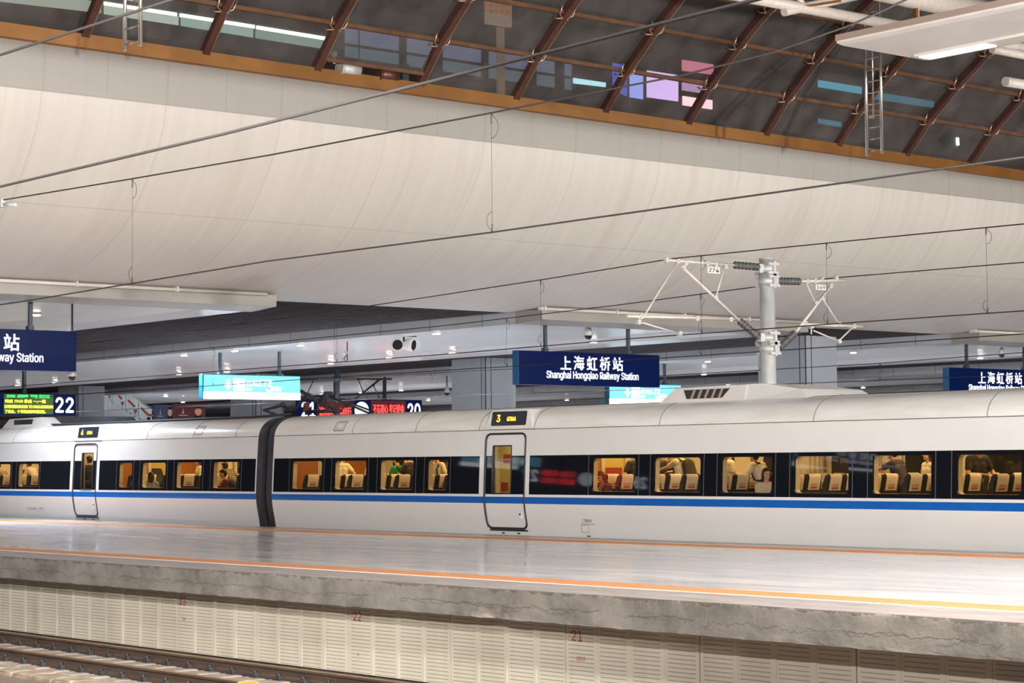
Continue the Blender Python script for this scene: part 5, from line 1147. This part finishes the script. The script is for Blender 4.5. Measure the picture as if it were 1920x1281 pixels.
for (p, q) in (((545, 770), (533, 759)), ((552, 772), (560, 760)), ((540, 768), (552, 757))):
    b = MB(); b.tube([onY(*p, 31.4), onY(*q, 31.4)], 0.018, 6); b.build('cable_stay', 'dark_metal', carR)
# pantograph folded on the right car
pn = bpy.data.objects.new('pantograph', None); COL.objects.link(pn); pn.parent = carR; pn.matrix_parent_inverse = pinv(carR); pn.location = (-45.6, 31.65, 2.9)
pq = lambda x, y: onY(x, y, 31.6)
def tubeo(nm, P, r, mt='dark_metal'):
    b = MB(); b.tube([pq(*p) for p in P], r, 8); b.build(nm, mt, pn)
tubeo('contact_horn', [(570, 752), (573, 742), (578, 739), (583, 742), (587, 752)], 0.045); tubeo('contact_horn', [(598, 756), (603, 745), (609, 739), (616, 737), (621, 738)], 0.045)
tubeo('lower_arm', [(565, 733), (584, 745), (612, 762), (640, 771)], 0.04); tubeo('upper_arm', [(619, 744), (640, 753), (662, 762), (690, 774)], 0.03); tubeo('base_frame', [(575, 772), (640, 770.5)], 0.05)
b = MB(); c = pq(616, 744); b.box(c - Vector((0.09, 0.1, 0.16)), c + Vector((0.06, 0.1, 0.14)), 0.02); b.build('damper', 'dark_metal', pn)
for px in (574, 613, 634): b = MB(); insul(b, pq(px, 774), pq(px, 755), 0.10, 5); b.build('insulator', mat('insulator_maroon', (0.12, 0.03, 0.03), 0.35) if 'insulator_maroon' not in bpy.data.materials else bpy.data.materials['insulator_maroon'], pn)
# ================================================================ PASSENGERS
def cap(b, p, q, r0, r1, n=14):
    p, q = Vector(p), Vector(q); pts, rad = [], []; d = (q - p)
    if d.length < 1e-5: d = Vector((0, 0, 1e-4))
    u = d.normalized()
    for k in range(4): a = math.pi / 2 * k / 4; pts.append(p - u * r0 * math.cos(a)); rad.append(max(r0 * math.sin(a), r0 * 0.08))
    for k in range(5): pts.append(p + d * k / 4); rad.append(r0 + (r1 - r0) * k / 4)
    for k in range(1, 5): a = math.pi / 2 * k / 4; pts.append(q + u * r1 * math.sin(a)); rad.append(max(r1 * math.cos(a), r1 * 0.08))
    b.tube(pts, rad, n)
def remesh(b, name, mats, parent, vox, smooth=3):
    bmesh.ops.recalc_face_normals(b.bm, faces=b.bm.faces[:]); me = bpy.data.meshes.new('tmp'); b.bm.to_mesh(me); b.bm.free()
    o = bpy.data.objects.new('tmp', me); COL.objects.link(o)
    r = o.modifiers.new('r', 'REMESH'); r.mode = 'VOXEL'; r.voxel_size = vox
    s = o.modifiers.new('s', 'SMOOTH'); s.iterations = smooth; s.factor = 0.5
    bpy.context.view_layer.update(); dg = bpy.context.evaluated_depsgraph_get(); m2 = bpy.data.meshes.new_from_object(o.evaluated_get(dg))
    bpy.data.objects.remove(o); m2.name = name; m2.materials.clear()
    for k in mats: m2.materials.append(M[k] if isinstance(k, str) else k)
    for p in m2.polygons: p.use_smooth = True
    return link(name, m2, parent)
def ik(a, c, l1, l2, pole):
    a, c, pole = Vector(a), Vector(c), Vector(pole); d = c - a; L = min(d.length, (l1 + l2) * 0.995); u = d.normalized(); c = a + u * L
    x = (l1 * l1 - l2 * l2 + L * L) / (2 * L); h = math.sqrt(max(l1 * l1 - x * x, 0)); pv = pole - u * pole.dot(u)
    if pv.length < 1e-4: pv = Vector((0, 0, -1))
    return a + u * x + pv.normalized() * h, c
_pm = {}
def pmat(col, rough=0.85):
    k = tuple(col)
    if k not in _pm: _pm[k] = grainy(mat('cloth', rough=rough), tuple(c * 0.9 for c in col), col, 25)
    return _pm[k]
def person(label, px, Y, face, shirt, pants=(0.04, 0.045, 0.06), sit=False, lean=0.0, hair='hair', long_hair=False, handL=None, handR=None, sc=1.0, turn=0.0, nod=0.0, bag=None, stripes=None, extra=None, z0=FZ, X=None):
    """face: heading in degrees (0 = +X, 90 = away from the camera); hands given as (forward, left, up) from the feet"""
    X0 = onY(px, 885, Y).x if X is None else X
    t = thing('person', label, 'person', (X0, Y, z0))
    fa = math.radians(face); fwd = Vector((math.cos(fa), math.sin(fa), 0)); lf = Vector((-math.sin(fa), math.cos(fa), 0)); O = Vector((X0, Y, z0))
    W = lambda f, l, u: O + (fwd * f + lf * l + Vector((0, 0, u))) * sc
    hip = 0.92 if not sit else 0.50
    la = math.radians(lean)
    S = lambda f, l, u: W(math.cos(la) * f + math.sin(la) * (u), l, hip + math.cos(la) * u - math.sin(la) * f)   # torso space, u above hips
    pel, wst, chs, nk, hd = S(0, 0, 0), S(0.01, 0, 0.16), S(0.0, 0, 0.36), S(-0.01, 0, 0.52), None
    shL, shR = S(-0.01, 0.175, 0.465), S(-0.01, -0.175, 0.465)
    hdir = fwd * math.cos(math.radians(turn)) + lf * math.sin(math.radians(turn))
    hb = S(0.02, 0, 0.60); hup = (Vector((0, 0, 1)) * math.cos(math.radians(nod)) + hdir * math.sin(math.radians(nod))).normalized(); hf = (hdir - hup * hdir.dot(hup)).normalized(); hl = hup.cross(hf)
    hc = hb + (hup * 0.09 + hf * 0.012) * sc
    # hands
    def arm_(sh, h, s):
        tgt = W(*h) if h else S(0.06, s * 0.24, -0.06) if not sit else W(0.30, s * 0.14, 0.60)
        e, wri = ik(sh, tgt, 0.285 * sc, 0.25 * sc, lf * s * 0.7 - fwd * 0.5 - Vector((0, 0, 0.6))); return e, wri
    eL, wL = arm_(shL, handL, 1); eR, wR = arm_(shR, handR, -1)
    # legs
    legs = []
    for s in (1, -1):
        hp_ = S(0, s * 0.09, -0.02)
        if sit: lg = Vector((-1, 0, 0)); ls = Vector((0, -1, 0)); kn, an = O + (lg * 0.44 + ls * s * 0.10 + Vector((0, 0, 0.50))) * sc, O + (lg * 0.42 + ls * s * 0.10 + Vector((0, 0, 0.08))) * sc; hp_ = pel + ls * s * 0.09 * sc
        else: kn, an = W(0.03, s * 0.10, 0.49), W(-0.02, s * 0.11, 0.08)
        legs.append((hp_, kn, an, an + ((lg if sit else fwd) * 0.17 - Vector((0, 0, 0.045))) * sc))
    b = MB(); k = sc
    def torso(b, g):
        cap(b, pel + lf * 0.06 * k, pel - lf * 0.06 * k, (0.125 + g) * k, (0.125 + g) * k); cap(b, pel, wst, (0.135 + g) * k, (0.12 + g) * k)
        cap(b, wst + lf * 0.05 * k, chs + lf * 0.075 * k, (0.105 + g) * k, (0.105 + g) * k); cap(b, wst - lf * 0.05 * k, chs - lf * 0.075 * k, (0.105 + g) * k, (0.105 + g) * k)
        cap(b, shL - lf * 0.02 * k, shR + lf * 0.02 * k, (0.068 + g) * k, (0.068 + g) * k)
    torso(b, 0.0); cap(b, nk - (nk - chs) * 0.3, hb, 0.058 * k, 0.052 * k)
    for sh, e, wr in ((shL, eL, wL), (shR, eR, wR)):
        cap(b, sh, e, 0.050 * k, 0.040 * k); cap(b, e, wr, 0.039 * k, 0.027 * k)
        u = (wr - e).normalized(); sd = u.cross(Vector((0, 0, 1)));  sd = sd.normalized() if sd.length > 1e-3 else lf; nn = sd.cross(u)
        pc = wr + u * 0.05 * k; cap(b, wr + u * 0.02 * k + sd * 0.016 * k, pc + u * 0.03 * k + sd * 0.022 * k, 0.019 * k, 0.017 * k); cap(b, wr + u * 0.02 * k - sd * 0.016 * k, pc + u * 0.03 * k - sd * 0.022 * k, 0.019 * k, 0.017 * k)
        for q, (o_, L) in enumerate(((-0.031, 0.062), (-0.010, 0.074), (0.011, 0.068), (0.032, 0.052))):
            r0 = pc + u * 0.045 * k + sd * o_ * k; m_ = r0 + (u * 0.55 * L - nn * 0.012) * k; cap(b, r0, m_, 0.0095 * k, 0.009 * k, 8); cap(b, m_, m_ + (u * 0.4 * L - nn * 0.028) * k, 0.009 * k, 0.008 * k, 8)
        th0 = wr + u * 0.025 * k - sd * 0.032 * k; cap(b, th0, th0 + (u * 0.04 - sd * 0.028) * k, 0.012 * k, 0.010 * k, 8); cap(b, th0 + (u * 0.04 - sd * 0.028) * k, th0 + (u * 0.068 - sd * 0.03) * k, 0.010 * k, 0.008 * k, 8)
    for hp_, kn, an, toe in legs: cap(b, hp_, kn, 0.085 * k, 0.058 * k); cap(b, kn, an, 0.056 * k, 0.038 * k); cap(b, an, toe, 0.042 * k, 0.032 * k)
    # head with face
    Hm = lambda f, l, u: hc + (hf * f + hl * l + hup * u) * k
    rot = Matrix((hf, hl, hup)).transposed().to_4x4()
    b.ell(Hm(-0.008, 0, 0.035), (0.098 * k, 0.077 * k, 0.092 * k), 20, 14, rot); b.ell(Hm(0.018, 0, -0.035), (0.072 * k, 0.060 * k, 0.078 * k), 18, 12, rot)
    cap(b, Hm(0.088, 0, 0.012), Hm(0.108, 0, -0.018), 0.010 * k, 0.015 * k, 8); cap(b, Hm(0.078, -0.018, -0.056), Hm(0.078, 0.018, -0.056), 0.011 * k, 0.011 * k, 8); cap(b, Hm(0.068, 0, -0.098), Hm(0.070, 0, -0.092), 0.018 * k, 0.018 * k, 8)
    cap(b, Hm(0.080, -0.034, 0.036), Hm(0.080, 0.034, 0.036), 0.014 * k, 0.014 * k, 8)
    for s in (1, -1): b.ell(Hm(-0.005, s * 0.078, -0.005), (0.022 * k, 0.010 * k, 0.034 * k), 10, 8, rot)
    body = remesh(b, 'body', ['skin'], t, 0.0095)
    for s in (1, -1):
        b = MB(); b.ell(Hm(0.083, s * 0.031, 0.014), (0.010 * k, 0.016 * k, 0.008 * k), 10, 8, rot); b.build('eye', 'ink', t)
    # clothes
    b = MB(); torso(b, 0.014)
    for sh, e in ((shL, eL), (shR, eR)): cap(b, sh, sh + (e - sh) * 0.62, 0.068 * k, 0.062 * k)
    cap(b, nk - (nk - chs) * 0.55, nk - (nk - chs) * 0.12, 0.085 * k, 0.066 * k)
    sm = pmat(shirt)
    if stripes:
        sm = mat('striped_cloth', rough=0.85); zz = sep(sm, coords(sm))[2]
        setc(sm, mixc(sm, mathn(sm, 'LESS_THAN', mathn(sm, 'FRACT', mathn(sm, 'MULTIPLY', zz, 1 / 0.055)), 0.3), tuple(shirt), tuple(stripes)))
    remesh(b, 'shirt', [sm], t, 0.012)
    b = MB()
    for hp_, kn, an, toe in legs: cap(b, hp_, kn, 0.10 * k, 0.072 * k); cap(b, kn, kn + (an - kn) * 0.9, 0.070 * k, 0.058 * k)
    cap(b, pel + lf * 0.06 * k, pel - lf * 0.06 * k, 0.142 * k, 0.142 * k); remesh(b, 'trousers', [pmat(pants)], t, 0.016)
    b = MB()
    for hp_, kn, an, toe in legs: cap(b, an - Vector((0, 0, 0.03)) * k, toe, 0.048 * k, 0.042 * k)
    remesh(b, 'shoes', ['ink'], t, 0.014)
    b = MB(); b.ell(Hm(-0.022, 0, 0.052), (0.100 * k, 0.086 * k, 0.088 * k), 18, 12, rot); b.ell(Hm(-0.055, 0, 0.0), (0.062 * k, 0.078 * k, 0.085 * k), 16, 10, rot)
    cap(b, Hm(0.062, -0.045, 0.088), Hm(0.062, 0.05, 0.088), 0.024 * k, 0.022 * k, 10)
    if long_hair:
        cap(b, Hm(-0.07, 0.03, 0.0), Hm(-0.085, 0.03, -0.17), 0.055 * k, 0.045 * k); cap(b, Hm(-0.07, -0.03, 0.0), Hm(-0.085, -0.03, -0.17), 0.055 * k, 0.045 * k)
        for s in (1, -1): cap(b, Hm(0.0, s * 0.075, 0.03), Hm(-0.03, s * 0.078, -0.13), 0.026 * k, 0.022 * k)
    remesh(b, 'hair', [hair], t, 0.012)
    if bag:
        b = MB()
        for s in (1, -1):
            P = [S(-0.16, s * 0.10, 0.44), S(-0.06, s * 0.115, 0.53), S(0.06, s * 0.115, 0.50), S(0.125, s * 0.115, 0.38), S(0.12, s * 0.13, 0.22), S(0.0, s * 0.165, 0.12), S(-0.14, s * 0.12, 0.10)]
            if bag == 'strap' and s < 0: continue
            b.tube(P, 0.02 * k, 8)
        if bag == 'pack':
            cap(b, S(-0.21, 0, 0.12), S(-0.20, 0, 0.40), 0.115 * k, 0.10 * k); cap(b, S(-0.20, 0.08, 0.12), S(-0.19, 0.08, 0.4), 0.09 * k, 0.08 * k); cap(b, S(-0.20, -0.08, 0.12), S(-0.19, -0.08, 0.4), 0.09 * k, 0.08 * k)
        o = b.build('backpack' if bag == 'pack' else 'shoulder_strap', pmat((0.05, 0.045, 0.04)), t)
        for p in o.data.polygons: p.use_smooth = True
    return t, S, W
WH, YL, GR, DK, NV = (0.74, 0.70, 0.60), (0.78, 0.62, 0.12), (0.02, 0.30, 0.10), (0.035, 0.033, 0.033), (0.05, 0.05, 0.07)
AI = 31.58
# left car
person('person in a white top bending over a seat, in the leftmost train window', 12, AI, 200, WH, lean=38, handR=(0.45, -0.2, 1.05))
person('brown-haired person in a pale vest bending over a seat left of the left door', 68, AI, 200, (0.62, 0.58, 0.5), lean=30, hair='hair_brown', handR=(0.5, -0.15, 1.12), handL=(0.5, 0.15, 1.12))
person('seated person with dark hair in the window left of the left train door', 44, 32.3, 180, DK, sit=True, hair='hair')
person('dark-haired person standing behind the glass of the left train door', 168, 30.75, 180, DK, hair='hair')
person('person in a dark top leaning over seats, second window right of left door', 300, AI, 180, DK, lean=42, handL=(0.42, 0.2, 0.95), handR=(0.5, -0.1, 1.0))
person('person with bare arm held out, second window right of left door', 276, 31.9, 0, (0.55, 0.40, 0.16), hair='hair', handR=(0.4, -0.3, 1.25), handL=(0.35, 0.3, 1.05))
person('seated long-haired person in pale grey-blue, back to the window', 283, 30.52, 150, (0.30, 0.33, 0.40), sit=True, long_hair=True, sc=0.95)
person('long-haired person in a white shirt standing, third window right of left door', 374, AI, 250, WH, long_hair=True, hair='hair', sc=0.97, nod=15)
person('person in a black and tan striped top bending, last window before the gangway', 438, 31.35, 180, DK, lean=48, stripes=(0.55, 0.46, 0.30), handR=(0.4, -0.2, 0.9))
person('seated person in a dark red shirt facing the platform, last window before the gangway', 421, 30.52, 245, (0.16, 0.03, 0.025), sit=True, sc=1.0, nod=10)
# right car
person('person in a cream shirt turned away in the second window right of the gangway', 640, 31.3, 150, WH, pants=(0.6, 0.55, 0.45), lean=10, handL=(0.3, 0.1, 0.85), handR=(0.05, -0.28, 0.95))
person('person in a yellow shirt between the second and third windows right of the gangway', 703, AI, 180, YL, handL=(0.15, 0.3, 0.95))
person('woman in a green top with a black shoulder strap, third window right of gangway', 746, AI, 190, GR, hair='hair', long_hair=False, bag='strap', nod=12, handL=(0.3, 0.12, 1.05), sc=0.95)
person('person in a dark top with bare forearm right of the woman in green', 768, 31.75, 190, DK, handR=(0.3, -0.15, 1.12), handL=(0.35, 0.2, 1.1))
person('person in white T-shirt with pack straps in the narrow train window', 820, 31.25, 275, WH, bag='pack', hair='hair', handL=(0.18, 0.24, 0.98), handR=(0.15, -0.26, 0.98))
person('seated brown-haired woman leaning on her arms beside the right door', 1137, 30.50, 275, (0.22, 0.10, 0.09), sit=True, long_hair=True, hair='hair_brown', lean=12, nod=22, handL=(0.28, 0.0, 0.90), handR=(0.27, 0.06, 0.90), sc=0.96)
person('person in black at the right edge of first window after the right door', 1190, AI, 180, DK, handL=(0.15, 0.3, 0.95))
person('dark-shirted person with straps, standing left of the backpack man', 1244, 32.0, 20, DK, bag='pack', lean=8)
person('man in a white T-shirt with a dark backpack, arm resting on a seat', 1284, 31.45, 185, WH, bag='pack', lean=14, handL=(0.62, 0.12, 1.20), handR=(0.55, -0.2, 1.18), sc=1.03)
person('person in white top seen from behind, third window after the right door', 1366, 31.75, 70, WH, hair='hair')
person('dark-haired person in a white top bending forward behind the seated girl', 1436, AI, 185, WH, lean=28, bag='strap', handL=(0.45, 0.2, 1.15), handR=(0.4, -0.2, 1.1))
person('seated girl in a white T-shirt looking right, third window after the right door', 1436, 30.42, 335, (0.66, 0.62, 0.55), sit=True, long_hair=True, hair='hair', sc=0.98, handL=(0.34, 0.1, 0.66), handR=(0.34, -0.1, 0.66))
person('large man in dark shirt reaching left, second window from the right edge', 1694, 31.5, 190, NV, lean=20, handL=(0.75, 0.15, 1.18), handR=(0.5, -0.2, 1.15), sc=1.0)
person('brown-haired woman in a white top right of the large dark-shirted man', 1742, 31.75, 250, WH, hair='hair_brown', long_hair=True, sc=0.95, handL=(0.2, 0.2, 0.95))
person('man in a black printed T-shirt leaning on a seat in the rightmost train window', 1824, 31.35, 345, DK, lean=18, hair='hair', handL=(0.35, 0.25, 1.05), handR=(0.42, -0.12, 1.10), sc=1.05)
